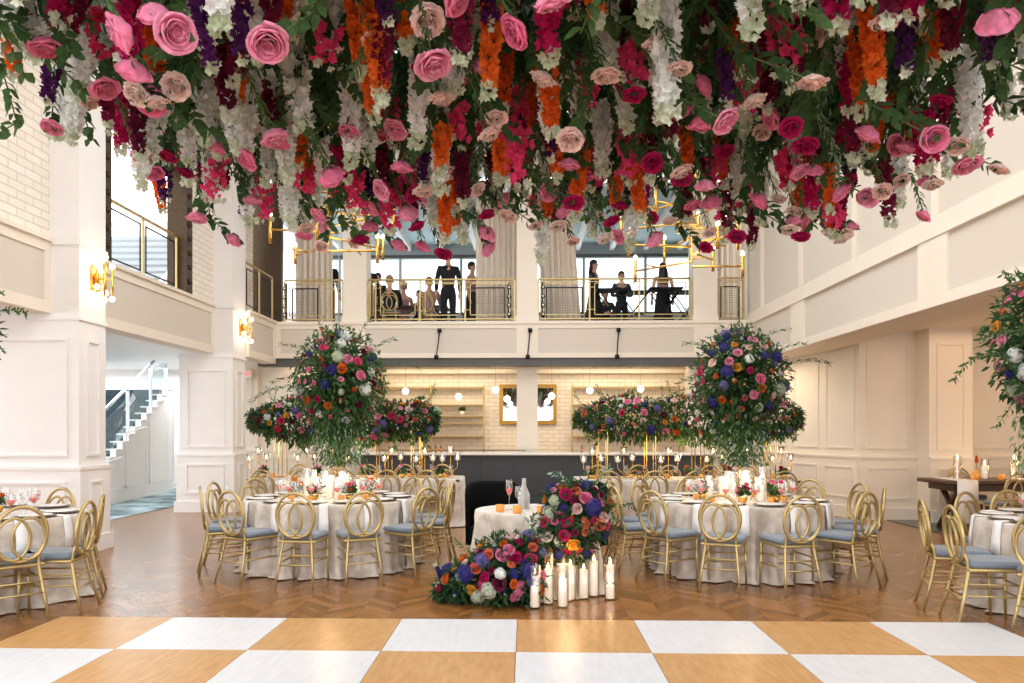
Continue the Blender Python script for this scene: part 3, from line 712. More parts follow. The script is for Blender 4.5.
# ------------------------------------------------------------------ flowers
def bloom_rose(r=.05, layers=6, seed=0, ruffle=.0, per=5, open_=1.0):
    """cup of overlapping petals, opening towards +Z"""
    rr = random.Random(seed); mb = MB()
    for L in range(layers):
        q = (L+1)/layers; rt = r*(.16+.84*q); h = r*(1.35-.35*q*open_)*(1 if q < .99 else .9)
        for k in range(per):
            a = 2*PI*(k+.5*(L % 2)+.13*L)/per; wa = 2*PI/per*.66; out = .03+.10*q*q*open_
            a += rr.uniform(-.12, .12); kr = rr.uniform(.86, 1.08); kz = rr.uniform(-.1, .08)*r
            pts = []
            for j, (fr, fh) in enumerate(((.22, 0), (.72, .22), (.95, .62), (1.0+out, .93), (1.0+out*1.9, .95-.12*q))):
                for i in range(5):
                    da = (i-2)/2*wa*(.5, 1, 1.05, .95, .7)[j]; edge = (abs(i-2)/2)**2
                    jig = rr.uniform(-1, 1)*ruffle*r if j >= 3 else 0
                    R_ = rt*kr*fr+jig+(.05*r*(i % 2) if ruffle > .08 and j > 3 else 0); Z = h*fh-.2*h*edge*(j/4)+jig+kz*(j > 1)
                    pts.append((R_*math.cos(a+da), R_*math.sin(a+da), Z-r*.45))
            o = mb.av(pts); mb.af([(j*5+i, j*5+i+1, (j+1)*5+i+1, (j+1)*5+i) for j in range(4) for i in range(4)], o, True)
    mb.ball((0, 0, -r*.1), r*.45, 8, 5)
    return mb
def bloom_pom(r=.06, n=55, seed=0, pl=.5):
    """globe of four-petalled florets (hydrangea) """
    rr = random.Random(seed); mb = MB()
    for i in range(n):
        z = 1-1.7*(i+.5)/n; a = i*2.39996; q = math.sqrt(max(0, 1-z*z)); d = Vector((q*math.cos(a), q*math.sin(a), z))
        p = d*r*rr.uniform(.78, 1.1); s = d.orthogonal().normalized(); t = d.cross(s); s0 = rr.uniform(0, 1.5); L = r*pl*rr.uniform(.5, .65)
        for k in range(4):
            b = s0+k*PI/2; e = s*math.cos(b)+t*math.sin(b); f = s*math.cos(b+PI/2)+t*math.sin(b+PI/2)
            o = mb.av([p, p+e*L*.6+f*L*.4+d*L*.15, p+e*L+d*L*.05, p+e*L*.6-f*L*.4+d*L*.15]); mb.af([(0, 1, 2, 3)], o, True)
    mb.ball((0, 0, 0), r*.68, 10, 6); return mb
def spike(L=.4, r=.045, n=44, seed=0, taper=.5, loose=0):
    """hanging flower spike from z=0 down to z=-L: florets of cupped petals round the stem"""
    rr = random.Random(seed); mb = MB()
    for i in range(n):
        t = (i+.5)/n; z = -L*(t+rr.uniform(-.03, .03)); a = i*2.39996+rr.uniform(-.5, .5); q = r*(1-taper*t)*(.75+.25*rr.random()); s = .42*r*(1.1-.5*t)+.006
        d = Vector((math.cos(a), math.sin(a), -.35+rr.uniform(-.3, .3))).normalized(); p = Vector((math.cos(a)*q*.45, math.sin(a)*q*.45, z))
        if loose: p += Vector((rr.uniform(-1, 1), rr.uniform(-1, 1), 0))*loose
        mb.mi = 1 if t > .86 else 0
        u = d.orthogonal().normalized(); v = d.cross(u); s0 = rr.uniform(0, 6)
        for k in range(5):
            b = s0+k*2*PI/5; e = u*math.cos(b)+v*math.sin(b); f = u*math.cos(b+PI/2)+v*math.sin(b+PI/2)
            o = mb.av([p, p+d*s*.7+e*s*.6+f*s*.45, p+d*s*.9+e*s*1.1, p+d*s*.7+e*s*.6-f*s*.45]); mb.af([(0, 1, 2, 3)], o, True)
    return mb
def leaves_on(mb, path, n, L, W, seed=0, droop=.3, pair=False, start=.05):
    rr = random.Random(seed); path = [Vector(p) for p in path]; m = len(path)-1
    for i in range(n):
        t = start+(1-start)*(i+.5)/n; k = min(int(t*m), m-1); p = path[k].lerp(path[k+1], t*m-k); ax = (path[k+1]-path[k]).normalized()
        for s in ((0, PI) if pair else (0,)):
            a = i*2.4+s+rr.uniform(-.4, .4); o = ax.orthogonal().normalized(); e = o*math.cos(a)+ax.cross(o)*math.sin(a)
            d = (e+ax*.5+Vector((0, 0, -droop))).normalized()
            mb.leaf(p, d, ax*-1+e*.3, L*rr.uniform(.7, 1.15), W*rr.uniform(.8, 1.1))
MR = {c: [bloom_rose(.042, 6, s, .02).mesh('rose_bloom', PM[c]) for s in (1, 2)] for c in ('pink', 'blush', 'coral', 'yellow', 'hot', 'orange')}
MC = {c: [bloom_rose(.036, 7, s, .10, 7, 1.5).mesh('carnation_bloom', PM[c]) for s in (5, 6)] for c in ('blush', 'magenta', 'pink', 'burg', 'white', 'orange')}
MH = {c: bloom_pom(.068, 75, 3).mesh('hydrangea_bloom', PM[c]) for c in ('white', 'green', 'blue', 'lilac', 'magenta')}
MSP = {}
for c, L, r, n, tp, lo in (('white', .34, .052, 46, .45, .012), ('orange', .27, .044, 36, .55, .004), ('burg', .25, .038, 34, .5, .010), ('hot', .22, .05, 20, .4, .03), ('purple', .2, .036, 22, .55, .010), ('magenta', .24, .046, 30, .45, .012), ('blue', .3, .045, 40, .5, 0), ('coral', .3, .045, 40, .5, 0)):
    MSP[c] = [spike(L*k, r, int(n*k*1.5), s, tp, lo).mesh('flower_spike', [PM[c], PM['green']]) for s, k in ((1, 1), (2, .75), (3, 1.2))]
STEM = {}
for Ls in (.25, .4, .55, .7, .85, 1.0):
    for var in (0, 1, 2):
        rr = random.Random(int(Ls*100)+var)
        path = [Vector((rr.uniform(-.02, .02)*k, rr.uniform(-.02, .02)*k, -Ls*k/6)) for k in range(7)]
        st = MB().tube(path, .0035, 5).mesh('stem', M['stem'])
        lf = MB(); n = int(Ls*(44, 40, 66)[var]); leaves_on(lf, path, n, (.07, .055, .05)[var], (.038, .042, .014)[var], var+3, .4, True)
        STEM[(Ls, var)] = (st, [lf.mesh('foliage', M[k]) for k in (('leaf', 'leafd', 'leaf') if var != 2 else ('leaf', 'leafd', 'euca'))], path[-1])
HC = 3.75
kinds = [
    ('white_delphinium', 'spike', 'white', 170, 'white delphinium spike'), ('orange_snapdragon', 'spike', 'orange', 80, 'orange snapdragon spike'),
    ('burgundy_stock', 'spike', 'burg', 65, 'dark burgundy flower spike'), ('hot_pink_bougainvillea', 'spike', 'hot', 60, 'hot pink loose blossom spray'),
    ('purple_delphinium', 'spike', 'purple', 42, 'deep purple flower spike'), ('magenta_stock', 'spike', 'magenta', 34, 'magenta flower spike'),
    ('pink_rose', 'rose', 'pink', 130, 'pink rose'), ('blush_carnation', 'carn', 'blush', 80, 'pale blush carnation'), ('magenta_carnation', 'carn', 'magenta', 45, 'magenta carnation'),
    ('eucalyptus_vine', 'leaf', 'euca', 210, 'green leafy vine')]
def zone(x, y):
    return ('far rows' if y > 4.1 else 'middle rows' if y > 3.1 else 'near rows'), ('left' if x < -.75*y/4 else 'right' if x > .75*y/4 else 'middle')
slots = []
XA, XB, YA, YC = -2.25, 2.2, 1.75, 5.0
for nm, ty, c, cnt, desc in kinds:
    for k in range(cnt): slots.append((nm, ty, c, desc))
R.shuffle(slots)
ni = len(slots); 
for i, (nm, ty, c, desc) in enumerate(slots):
    # low-discrepancy spread over the canopy
    fx = (i*0.754877666+.5) % 1; fy = (i*0.569840291+.5) % 1; fy = fy**.9
    x = XA+(XB-XA)*fx+U(-.05, .05); y = YA+(YC-YA)*fy+U(-.05, .05)
    bottom_goal = 2.55+abs(R.gauss(0, .34))+(.12 if abs(x) > 1.9 else 0)+(.35 if x < -1.9 and R.random() < .5 else 0)
    if ty == 'leaf': bottom_goal += .16
    elif c == 'white' and ty == 'spike': bottom_goal += .15
    elif ty == 'rose' and R.random() < .5: bottom_goal = 2.52+U(0, .35)
    own = {'spike': .27, 'rose': .04, 'carn': .04, 'leaf': 0}[ty]
    if ty in ('rose', 'carn'): bottom_goal -= U(0, .06)
    need = HC-bottom_goal-own; Ls = min((.25, .4, .55, .7, .85, 1.0), key=lambda q: abs(q-need)); z = bottom_goal+own+Ls
    if z > HC+.15: z = HC+.1
    var = R.choice((0, 1, 2)); st, lfs, end = STEM[(Ls, var)]
    zr, zc = zone(x, y)
    o = link(nm, st, None, (x, y, z), (0, 0, U(-.6, .6) if ty in ('rose', 'carn') else U(0, 6.28)))
    tag(o, f'{desc} hanging in the {zr} of the flower ceiling, {zc}', 'flower', f'{desc}s hanging in the {zr}, {zc}')
    link('foliage', lfs[0] if ty in ('rose', 'leaf') and R.random() < .8 else R.choice(lfs), o)
    if ty == 'spike': b = link('flower_spike', R.choice(MSP[c]), o, end, (U(-.12, .12), U(-.12, .12), U(0, 6)), U(.9, 1.12))
    elif ty == 'rose': b = link('bloom', R.choice(MR[c]), o, end, (PI-.55+U(-.6, .6), U(-.5, .5), U(0, 6)), U(.95, 1.2))
    elif ty == 'carn': b = link('bloom', R.choice(MC[c]), o, end, (PI-.3+U(-.6, .6), U(-.5, .5), 0), U(.95, 1.2))
    # frame and greenery deck above
fr = thing('hanging_grid', 'wire grid carrying the flower ceiling, hidden in greenery', 'frame', (0, 0, HC+.12))
mb = MB()
for k in range(10): x = XA+(XB-XA)*k/9; mb.tube([(x, YA, 0), (x, YC, 0)], .006, 5)
for k in range(8): y = YA+(YC-YA)*k/7; mb.tube([(XA, y, 0), (XB, y, 0)], .006, 5)
ob('grid', mb, M['black'], fr)
for x in (XA, XB):
    for y in (YA, YC): ob('suspension_wire', MB().tube([(x, y, 0), (x, y, 3.1)], .003, 5), M['chrome'], fr)
def leaf_cloud(n, fn, L, W, seed, down=.5):
    rr = random.Random(seed); mb = MB()
    for i in range(n):
        p, nrm = fn(rr); nrm = Vector(nrm)
        d = (nrm+Vector((rr.uniform(-1, 1), rr.uniform(-1, 1), rr.uniform(-1, 1)-down))).normalized()
        mb.mi = i % 3; mb.leaf(p, d, (rr.uniform(-1, 1), rr.uniform(-1, 1), 1), L*rr.uniform(.6, 1.3), W*rr.uniform(.6, 1.3))
    return mb
def fdeck(rr): return (rr.uniform(XA-.05, XB+.05), rr.uniform(YA, YC+.05), HC+.25-.75*rr.random()**1.3), (0, 0, -.4)
o = ob('ceiling_greenery', leaf_cloud(20000, fdeck, .10, .04, 5), [M['leaf'], M['leafd'], M['leafd']])
o['kind'] = 'stuff'; tag(o, 'mass of dark green foliage packed above the hanging flowers', 'greenery')

# ------------------------------------------------------------------ floral arrangements
def add_blooms(t, pts, pal, seed, k=1):
    rr = random.Random(seed)
    for p, d in pts:
        ty, c = rr.choice(pal); d = Vector(d).normalized(); q = d.to_track_quat('Z', 'Y').to_euler(); sc_ = rr.choice((.62, .75, .9, 1.05, 1.2))*k*(.85 if ty == 'hyd' else 1)
        if ty == 'rose': link('rose', rr.choice(MR[c]), t, p, q, sc_)
        elif ty == 'carn': link('carnation', rr.choice(MC[c]), t, p, q, sc_)
        elif ty == 'hyd': link('hydrangea', MH[c], t, p, q, sc_)
        elif ty == 'spike':
            q = (-d).to_track_quat('Z', 'Y').to_euler(); link('flower_spike', rr.choice(MSP[c]), t, Vector(p)-d*.07, q, sc_*.5)
def tendril(t, p, d, L, m='leaf', lw=(.05, .02), seed=0, n=None, droop=.6):
    rr = random.Random(seed); p = Vector(p); d = Vector(d).normalized(); path = [p.copy()]
    for k in range(8): p = p+d*L/8; d = (d+Vector((rr.uniform(-.15, .15), rr.uniform(-.15, .15), -droop/8*1.5))).normalized(); path.append(p.copy())
    mb = MB(); mb.mi = 0; mb.tube(path, [.004-.0003*k for k in range(9)], 5); mb.mi = 1
    leaves_on(mb, path, n or int(L*34), lw[0], lw[1], seed, .1, True)
    ob('trailing_stem', mb, [M['stem'], M[m]], t)
PAL = [('rose', 'pink'), ('carn', 'pink'), ('rose', 'pink'), ('rose', 'pink'), ('rose', 'blush'), ('rose', 'orange'), ('rose', 'yellow'), ('rose', 'hot'), ('carn', 'magenta'), ('carn', 'burg'), ('carn', 'blush'), ('hyd', 'blue'), ('hyd', 'blue'), ('hyd', 'green'), ('hyd', 'white'),
       ('hyd', 'lilac'), ('spike', 'orange'), ('spike', 'blue'), ('spike', 'coral'), ('carn', 'orange'), ('carn', 'burg'), ('carn', 'white'), ('rose', 'coral'), ('hyd', 'blue'), ('rose', 'pink'), ('carn', 'magenta')]
def hanging_cloud(cx, cy, cz, label, seed):
    t = thing('floral_chandelier', label, 'flower arrangement', (cx, cy, cz)); rr = random.Random(seed)
    A, B, Cc = .58, .5, .72
    def shell(rr, k=1):
        z = rr.uniform(-1, 1); a = rr.uniform(0, 2*PI); q = math.sqrt(1-z*z); taper = 1 if z > -.1 else 1+.35*z
        n = Vector((q*math.cos(a), q*math.sin(a), z)); return (n.x*A*k*taper, n.y*B*k*taper, n.z*Cc*k), n
    def fn(rr): return shell(rr, rr.uniform(.25, 1.15))
    ob('foliage', leaf_cloud(7500, fn, .085, .034, seed, .4), [M['leaf'], M['leafd'], M['leaf']], t)
    def fn2(rr):
        a = rr.uniform(0, 6.28); q = rr.uniform(0, .4); return (q*math.cos(a), q*math.sin(a), -.35-rr.random()*.75), (math.cos(a), math.sin(a), -1)
    ob('trailing_greenery', leaf_cloud(2200, fn2, .06, .02, seed+1, 1.2), [M['lime'], M['leaf'], M['euca']], t)
    pts = []
    k = 0
    while len(pts) < 80 and k < 4000:
        k += 1; p, n = shell(rr, 1.0)
        if n.z < -.72 or n.y > .45: continue
        if all((Vector(p)-Vector(q[0])).length > .125 for q in pts): pts.append((p, n))
    add_blooms(t, pts, PAL, seed, 1.2)
    for k, (dx, dz, L) in enumerate(((1, .35, .75), (-1, -.1, .75), (-.7, .6, .6), (.5, .9, .55), (1, -.3, .5), (-.2, 1, .4), (-.9, .1, .55), (.8, .6, .6), (0, 1, .35), (-.6, -.5, .6), (.7, -.6, .6))):
        tendril(t, (dx*A*.75, rr.uniform(-.3, .1), dz*Cc*.75), (dx, rr.uniform(-.4, .2), dz+.25), L, 'leaf', (.055, .022), seed+k, None, .7)
    ob('suspension_wire', MB().tube([(0, 0, .3), (0, 0, 7-cz)], .006, 6), M['chrome'], t)
    ob('hanging_frame', MB().tube(ellipse(0, 0, .35, .35, 0), .008, 6, True), M['gold'], t)
    return t
hanging_cloud(-2.62, 11.0, 2.13, 'large hanging cloud of mixed flowers above the left tables', 11)
hanging_cloud(2.95, 11.0, 2.13, 'large hanging cloud of mixed flowers above the right tables', 12)
def bar_arrangement(xa, xb, y, zc, label, seed):
    """long low mass of flowers on tall gold stands"""
    cx = (xa+xb)/2; t = thing('long_floral_arrangement', label, 'flower arrangement', (cx, y, zc)); hx = (xb-xa)/2; rr = random.Random(seed)
    def shell(rr, k=1):
        u = rr.uniform(-1, 1); a = rr.uniform(0, 2*PI); en = math.sqrt(max(.15, 1-abs(u)**4)); h = .30*en*(1+.15*math.sin(u*9+seed))
        n = Vector((u**5, math.cos(a), math.sin(a))).normalized(); return (u*hx, .3*en*k*math.cos(a), h*k*math.sin(a)*1.1), n
    ob('foliage', leaf_cloud(6500, lambda r_: shell(r_, r_.uniform(.4, 1.12)), .09, .034, seed, .45), [M['leafd'], M['leaf'], M['leafd']], t)
    pts = []; k = 0
    while len(pts) < 110 and k < 6000:
        k += 1; p, n = shell(rr, 1.02)
        if n.y > .35 or n.z < -.8: continue
        if all((Vector(p)-Vector(q[0])).length > .105 for q in pts): pts.append((p, n))
    add_blooms(t, pts, PAL, seed, 1.05)
    for k in range(26):
        x = rr.uniform(-1, 1)*hx*.95; up = k % 2
        if up: tendril(t, (x, rr.uniform(-.15, .1), .22), (rr.uniform(-.5, .5)+x/hx*.6, 0, 1), rr.uniform(.22, .42), rr.choice(('leaf', 'lime')), (.05, .022), seed+k, None, .1)
        else: tendril(t, (x, rr.uniform(-.25, -.05), -.2), (rr.uniform(-.4, .4), -.2, -.8), rr.uniform(.15, .35), rr.choice(('leaf', 'lime')), (.09, .04), seed+k, 8, .3)
    return t
def gold_stand(x, y, zt, label):
    t = thing('flower_stand', label, 'stand', (x, y, HTAB+.004))
    h = zt-HTAB
    for a in (-1, 1):
        for b in (-1, 1): ob('leg', MB().box(a*.07-.006, b*.12-.006, 0, a*.07+.006, b*.12+.006, h), M['brass'], t)
    mb = MB(); 
    for z in (0, h-.012):
        mb.box(-.076, -.126, z, .076, -.114, z+.012); mb.box(-.076, .114, z, .076, .126, z+.012); mb.box(-.076, -.114, z, -.064, .114, z+.012); mb.box(.064, -.114, z, .076, .114, z+.012)
    ob('frame', mb, M['brass'], t); return t
bar_arrangement(-4.45, -1.42, 12.6, 1.66, 'long mixed flower garland raised on gold stands before the bar, left', 31)
bar_arrangement(.78, 4.3, 12.5, 1.68, 'long mixed flower garland raised on gold stands before the bar, right', 32)
for side, xs, y in (('left', (-3.95, -3.0, -2.3, -1.75), 12.6), ('right', (1.2, 1.95, 2.7, 3.8), 12.5)):
    for x, w_n in zip(xs, ('leftmost', 'second from left', 'third from left', 'rightmost')): gold_stand(x, y, 1.5, f'thin gold box-frame stand under the {side} garland, {w_n}')
# cascade at the middle table
ct = thing('floral_cascade', 'cascade of mixed flowers from the middle table down onto the parquet', 'flower arrangement', (.1, 7.0, 0))
blobs = [((.40, .1, .82), .2), ((.22, .05, .86), .15), ((.50, .12, .68), .15), ((.30, .0, .60), .18), ((.14, .0, .66), .12), ((.08, -.02, .48), .13), ((-.06, -.08, .42), .15), ((-.22, -.12, .40), .17),
         ((-.38, -.14, .38), .16), ((-.5, -.16, .24), .2), ((-.66, -.14, .16), .15), ((-.3, -.24, .2), .2), ((-.12, -.2, .18), .18), ((-.78, -.1, .1), .1), ((.38, .08, .44), .09)]
rr = random.Random(77)
def fcas(r_):
    (c, rd) = r_.choice(blobs); n = Vector((r_.gauss(0, 1), r_.gauss(0, 1), r_.gauss(0, 1))).normalized(); k = rd*r_.uniform(.5, 1.22)
    p = Vector(c)+n*k; p.z = max(p.z, .03); return p, n
mbf = leaf_cloud(7500, fcas, .075, .024, 78, .2)
mbf.v = [(x, y, max(z, .004)) for x, y, z in mbf.v]
ob('foliage', mbf, [M['leaf'], M['leafd'], M['leaf']], ct)
pts = []; k = 0
while len(pts) < 120 and k < 9000:
    k += 1; c, rd = rr.choice(blobs); n = Vector((rr.gauss(0, 1), rr.gauss(-.5, 1), rr.gauss(.2, 1))).normalized()
    p = Vector(c)+n*rd
    if p.z < .09 or n.y > .35: continue
    if any((p-Vector(c2)).length < r2*.93 for c2, r2 in blobs): continue
    if all((p-Vector(q[0])).length > .078 for q in pts): pts.append((p, n))
add_blooms(ct, pts, PAL, 79, 1.12)
for k, (p, d, L) in enumerate((((-.5, -.2, .35), (-.6, 0, 1), .3), ((-.62, -.15, .2), (-1, 0, .3), .28), ((.6, .1, .8), (1, 0, .4), .3), ((.3, 0, .98), (-.5, 0, .7), .25), ((-.05, -.25, .55), (.1, -.3, 1), .3), ((.5, 0, 1.0), (.3, 0, 1), .25), ((-.7, -.2, .08), (-1, -.2, .1), .2), ((.05, -.2, .5), (-.4, -.2, 1), .35))):
    tendril(ct, p, d, L, 'euca' if k % 2 else 'leaf', (.05, .025), 90+k)
# small table flowers
def posy(x, y, label, seed, grp=None, n=6):
    t = thing('table_posy', label, 'flower arrangement', (x, y, HTAB+.004), 0, grp); rr = random.Random(seed)
    ob('bowl', MB().lathe([(.02, 0), (.035, .01), (.05, .06), (.046, .06), (.001, .03)], 14), M['brass'], t)
    ob('foliage', leaf_cloud(90, lambda r_: ((r_.uniform(-.05, .05), r_.uniform(-.05, .05), r_.uniform(.06, .13)), (r_.uniform(-1, 1), r_.uniform(-1, 1), 1)), .07, .03, seed, 0), [M['leaf'], M['lime'], M['leafd']], t)
    pts = [((rr.uniform(-.06, .06), rr.uniform(-.06, .04), rr.uniform(.1, .2)), (rr.uniform(-1, 1), -1, 1)) for _ in range(n)]
    add_blooms(t, pts, [('carn', 'orange'), ('rose', 'pink'), ('carn', 'magenta'), ('rose', 'hot'), ('carn', 'burg'), ('rose', 'yellow'), ('carn', 'orange')], seed)
    for c in t.children:
        if c.name.startswith(('rose', 'carn')): c.scale = c.scale*.6
for i, T in ((1, T1), (2, T2)):
    for k, (a, q) in enumerate(((-100, .42), (-50, .45), (180, .4), (20, .42))):
        posy(T[0]+q*math.cos(rad(a)), T[1]+q*math.sin(rad(a)), f'small gold bowl of bright flowers among the candles, {names[i]}', 40+i*9+k, f'small flower bowls on the {names[i]}')
for side, xs, y in (('left', (-4.15, -3.3, -2.55, -1.95, -1.35), 12.4), ('right', (1.0, 1.75, 2.5, 3.1, 3.95), 12.25)):
    for k, x in enumerate(xs): posy(x, y, f'small bowl of red and orange flowers, {("leftmost","second from left","middle one","second from right","rightmost")[k]} on the long {side} table', 60+k+(9 if side == 'right' else 0))

# candelabra on the long tables
def make_candelabra():
    t = thing('candelabra', 'x', 'candle holder', (0, 0, 0))
    ob('base', MB().lathe([(.06, 0), (.062, .008), (.02, .02), (.01, .03)], 16), M['brass'], t)
    for k, (dx, dy, h) in enumerate(((0, .02, .36), (-.13, -.02, .24), (.14, 0, .26))):
        ca = ob('arm', MB().tube([(0, 0, .02), (dx*.3, dy, h*.3), (dx, dy, h*.62), (dx, dy, h)], .006, 6), M['brass'], t)
        cup = ob('glass_cup', MB().lathe([(.02, h), (.05, h+.025), (.055, h+.13), (.052, h+.13), (.047, h+.025), (.001, h+.008)], 14, dx, dy), M['glass'], ca)
        ob('candle', MB().lathe([(.03, h+.02), (.03, h+.055), (.001, h+.055)], 12, dx, dy), M['wax'], ca)
        fl = link('flame', me_flame, ca, (dx, dy, h+.055), (0, 0, 0), (1.8, 1.8, 1.0))
    return t
cn0 = make_candelabra(); first = True
for side, xs, y in (('left', (-4.25, -3.55, -2.95, -2.15, -1.6, -1.22), 12.5), ('right', (1.02, 1.55, 2.2, 2.95, 3.4, 4.0), 12.35)):
    for k, x in enumerate(xs):
        o = cn0 if first else copy_tree(cn0); first = False
        o.location = (x, y+(.15 if k % 2 else -.1), HTAB+.004); o.rotation_euler = (0, 0, U(-.5, .5))
        o['label'] = f'brass candelabra with glass cups, {("leftmost","second from left","third from left","fourth from left","fifth from left","rightmost")[k]} on the long {side} table'; o['group'] = f'candelabra on the long {side} table'
for side, xa, xb, yn_ in (('left', -4.2, -1.15, 12.25), ('right', .95, 4.0, 12.1)):
    for k in range(12):
        x = xa+(xb-xa)*k/11; g = single('wine_glass', me_glass, (x+U(-.05, .05), yn_+U(.02, .1), HTAB+.005), 0, f'stemmed glass along the near edge of the long {side} table', 'glass', f'glasses on the long {side} table')
    for k in range(6):
        x = xa+.15+(xb-xa-.3)*k/5; single('votive_holder', me_votive, (x, yn_+.3, HTAB+.005), 0, f'amber votive along the middle of the long {side} table', 'votive', f'votives on the long {side} table')
# hanging clouds over the edge tables, only their rims reach into the picture
hanging_cloud(-5.34, 6.75, 2.2, 'hanging cloud of greenery at the left picture edge, only trailing stems in view', 13)
hanging_cloud(4.62, 6.85, 2.2, 'hanging flower cloud cut by the right picture edge', 14)

# ------------------------------------------------------------------ railings
def rail_panel(mb, a, b, z0, z1, y, t=.008):
    for u0, u1, w0, w1 in ((a, b, z0, z0+2*t), (a, b, z1-2*t, z1), (a, a+2*t, z0, z1), (b-2*t, b, z0, z1)): mb.box(u0, y-t, w0, u1, y+t, w1)
def railing(label, xs, y, group):
    t = thing('railing', label, 'railing', ((xs[0]+xs[-1])/2, y, HT+.04), 0, group); ox = (xs[0]+xs[-1])/2; h = .88
    for x in xs: ob('post', MB().box(x-ox-.016, -.016, 0, x-ox+.016, .016, h), M['gold'], t)
    ob('handrail', MB().rbox(xs[0]-ox, -.025, h, xs[-1]-ox, .025, h+.04, .01), M['gold'], t)
    ob('lower_rail', MB().box(xs[0]-ox, -.012, .05, xs[-1]-ox, .012, .075), M['gold'], t)
    for a, b in zip(xs, xs[1:]):
        mb = MB(); rail_panel(mb, a-ox+.10, b-ox-.10, .14, h-.06, 0)
        for z in (.25, h-.16): mb.box(a-ox+.016, -.006, z, a-ox+.1, .006, z+.012); mb.box(b-ox-.1, -.006, z, b-ox-.016, .006, z+.012)
        mb.box(a-ox+.016, -.008, h-.045, b-ox-.016, .008, h-.03)
        ob('inner_frame', mb, M['gold'], t)
        mb = MB(); n = int((b-a)/.035)
        for k in range(1, n): mb.box(a-ox+(b-a)*k/n-.0012, -.002, .14, a-ox+(b-a)*k/n+.0012, .002, h-.06)
        if (b-a) < .9 or True: pass
def black_gate(label, x0_, x1_, y):
    t = thing('mesh_screen', label, 'railing', ((x0_+x1_)/2, y, HT+.09)); w2 = (x1_-x0_)/2
    mb = MB(); rail_panel(mb, -w2, w2, 0, .70, 0, .013); ob('frame', mb, M['black'], t)
    mb = MB(); n = int(w2*2/.05)
    for k in range(1, n): mb.box(-w2+2*w2*k/n-.0015, -.002, 0, -w2+2*w2*k/n+.0015, .002, .70)
    for k in range(1, 14): mb.box(-w2, -.002, k*.05, w2, .002, k*.05+.003)
    ob('wire_mesh', mb, M['black'], t)
YR = YB+.12
railing('gold balcony railing at the left end beside the dark suited guest', [-5.15, -4.18, -3.9], YR, 'gold balcony railings')
railing('gold balcony railing in front of the seated guests, left of the middle column', [-3.36, -3.2, -2.25, -1.29, -.24], YR, 'gold balcony railings')
railing('gold balcony railing in front of the standing guests, right of the middle column', [.26, 1.34, 2.38, 3.46], YR, 'gold balcony railings')
railing('gold balcony railing at the right end beyond the right column', [4.02, 4.55], YR, 'gold balcony railings')
black_gate('black wire mesh screen on the balcony, far left', -5.02, -4.45, YR+.09)
black_gate('black wire mesh screen on the balcony, left of the middle column', -1.2, -.45, YR+.09)
black_gate('black wire mesh screen on the balcony, right of the middle column', .42, 1.2, YR+.09)
black_gate('black wire mesh screen on the balcony, far right', 4.1, 4.5, YR+.09)
for x, lb in ((-.36, 'left'), (.36, 'right'), (-5.15, 'far left')):
    t = thing('lamp_strip', f'upright dark strip of round bulbs clipped to the balcony railing, {lb}' + (' end' if 'far' in lb else ' of the middle column'), 'lamp', (x, YR+.02, HT+.1))
    ob('bar', MB().box(-.03, .03, 0, .03, .07, .78), M['black'], t)
    for k in range(4): lm = ob('lamp', MB().ball((0, 0, .1+k*.19), .05, 10, 7), M['bronze'], t); ob('lens', MB().ball((0, -.035, .1+k*.19), .025, 8, 6), M['porc'], lm)
def side_rail(label, y0, y1, xr_=XF-.12):
    t = thing('railing', label, 'railing', (xr_, y0, HT+.05)); L = y1-y0; n = max(1, round(L/1.0))
    for k in range(n+1): ob('post', MB().box(-.016, L*k/n-.016, 0, .016, L*k/n+.016, .9), M['gold'], t)
    ob('handrail', MB().rbox(-.025, 0, .9, .025, L, .94, .01), M['gold'], t)
    for k in range(n):
        a, b = L*k/n+.08, L*(k+1)/n-.08; mb = MB()
        for u0, u1, w0, w1 in ((a, b, .1, .12), (a, b, .8, .82), (a, a+.02, .1, .82), (b-.02, b, .1, .82)): mb.box(-.008, u0, w0, .008, u1, w1)
        ob('inner_frame', mb, M['black'], t)
side_rail('railing inside the dark framed opening on the upper left', 10.7, 13.0)
side_rail('railing of the upper left gallery next to the back corner', 14.98, 16.6, -5.38)

# ------------------------------------------------------------------ curtains
def curtain(x0_, x1_, y, z0, z1, label, seed, flare=0):
    rr = random.Random(seed); mb = MB(); n = 90; rings = []
    for j in range(13):
        q = j/12; z = z1+(z0-z1)*q; ring = []
        for k in range(n):
            u = k/(n-1); x = x0_+(x1_+flare*q-x0_)*u; ph = 2*PI*u*(x1_-x0_)/.13
            ring.append((x+.012*math.cos(ph*2), y+.045*math.sin(ph+.8*math.sin(u*7+seed))+.012*math.sin(ph*2.3+q*2), z))
        rings.append(ring)
    mb.loft(rings, False, False, True, False)
    o = ob('curtain', mb, M['curtain']); tag(o, label, 'curtain')
    md = o.modifiers.new('thickness', 'SOLIDIFY'); md.thickness = .006
curtain(-5.15, -4.3, 17.45, HT+.01, 6.7, 'beige curtain on the balcony at the far left corner', 1)
curtain(-1.12, -.15, 17.45, HT+.01, 6.7, 'beige balcony curtain just left of the middle column', 2)
curtain(.3, 1.0, 17.45, HT+.01, 6.7, 'beige balcony curtain just right of the middle column', 3, .22)
curtain(4.05, 4.85, 17.45, HT+.01, 6.7, 'beige curtain on the balcony at the far right corner', 4)
mb = MB(); mb.box(-7.2, 17.0, HT, -5.3, 17.12, 6.8)
struct('wall_gallery_corner', mb, M['bronze'])
o = MB(); 
curtain_y = None
mb = MB(); n = 40; rings = []
for j in range(8):
    rings.append([(-7.1+.04*math.sin(k*1.3)+.0*j, 11.0+(k/39)*.9, HT+.9-1.0*0+(2.0)*(1-j/7)-.0) for k in range(n)])
mb.loft(rings, False, False, True, False)
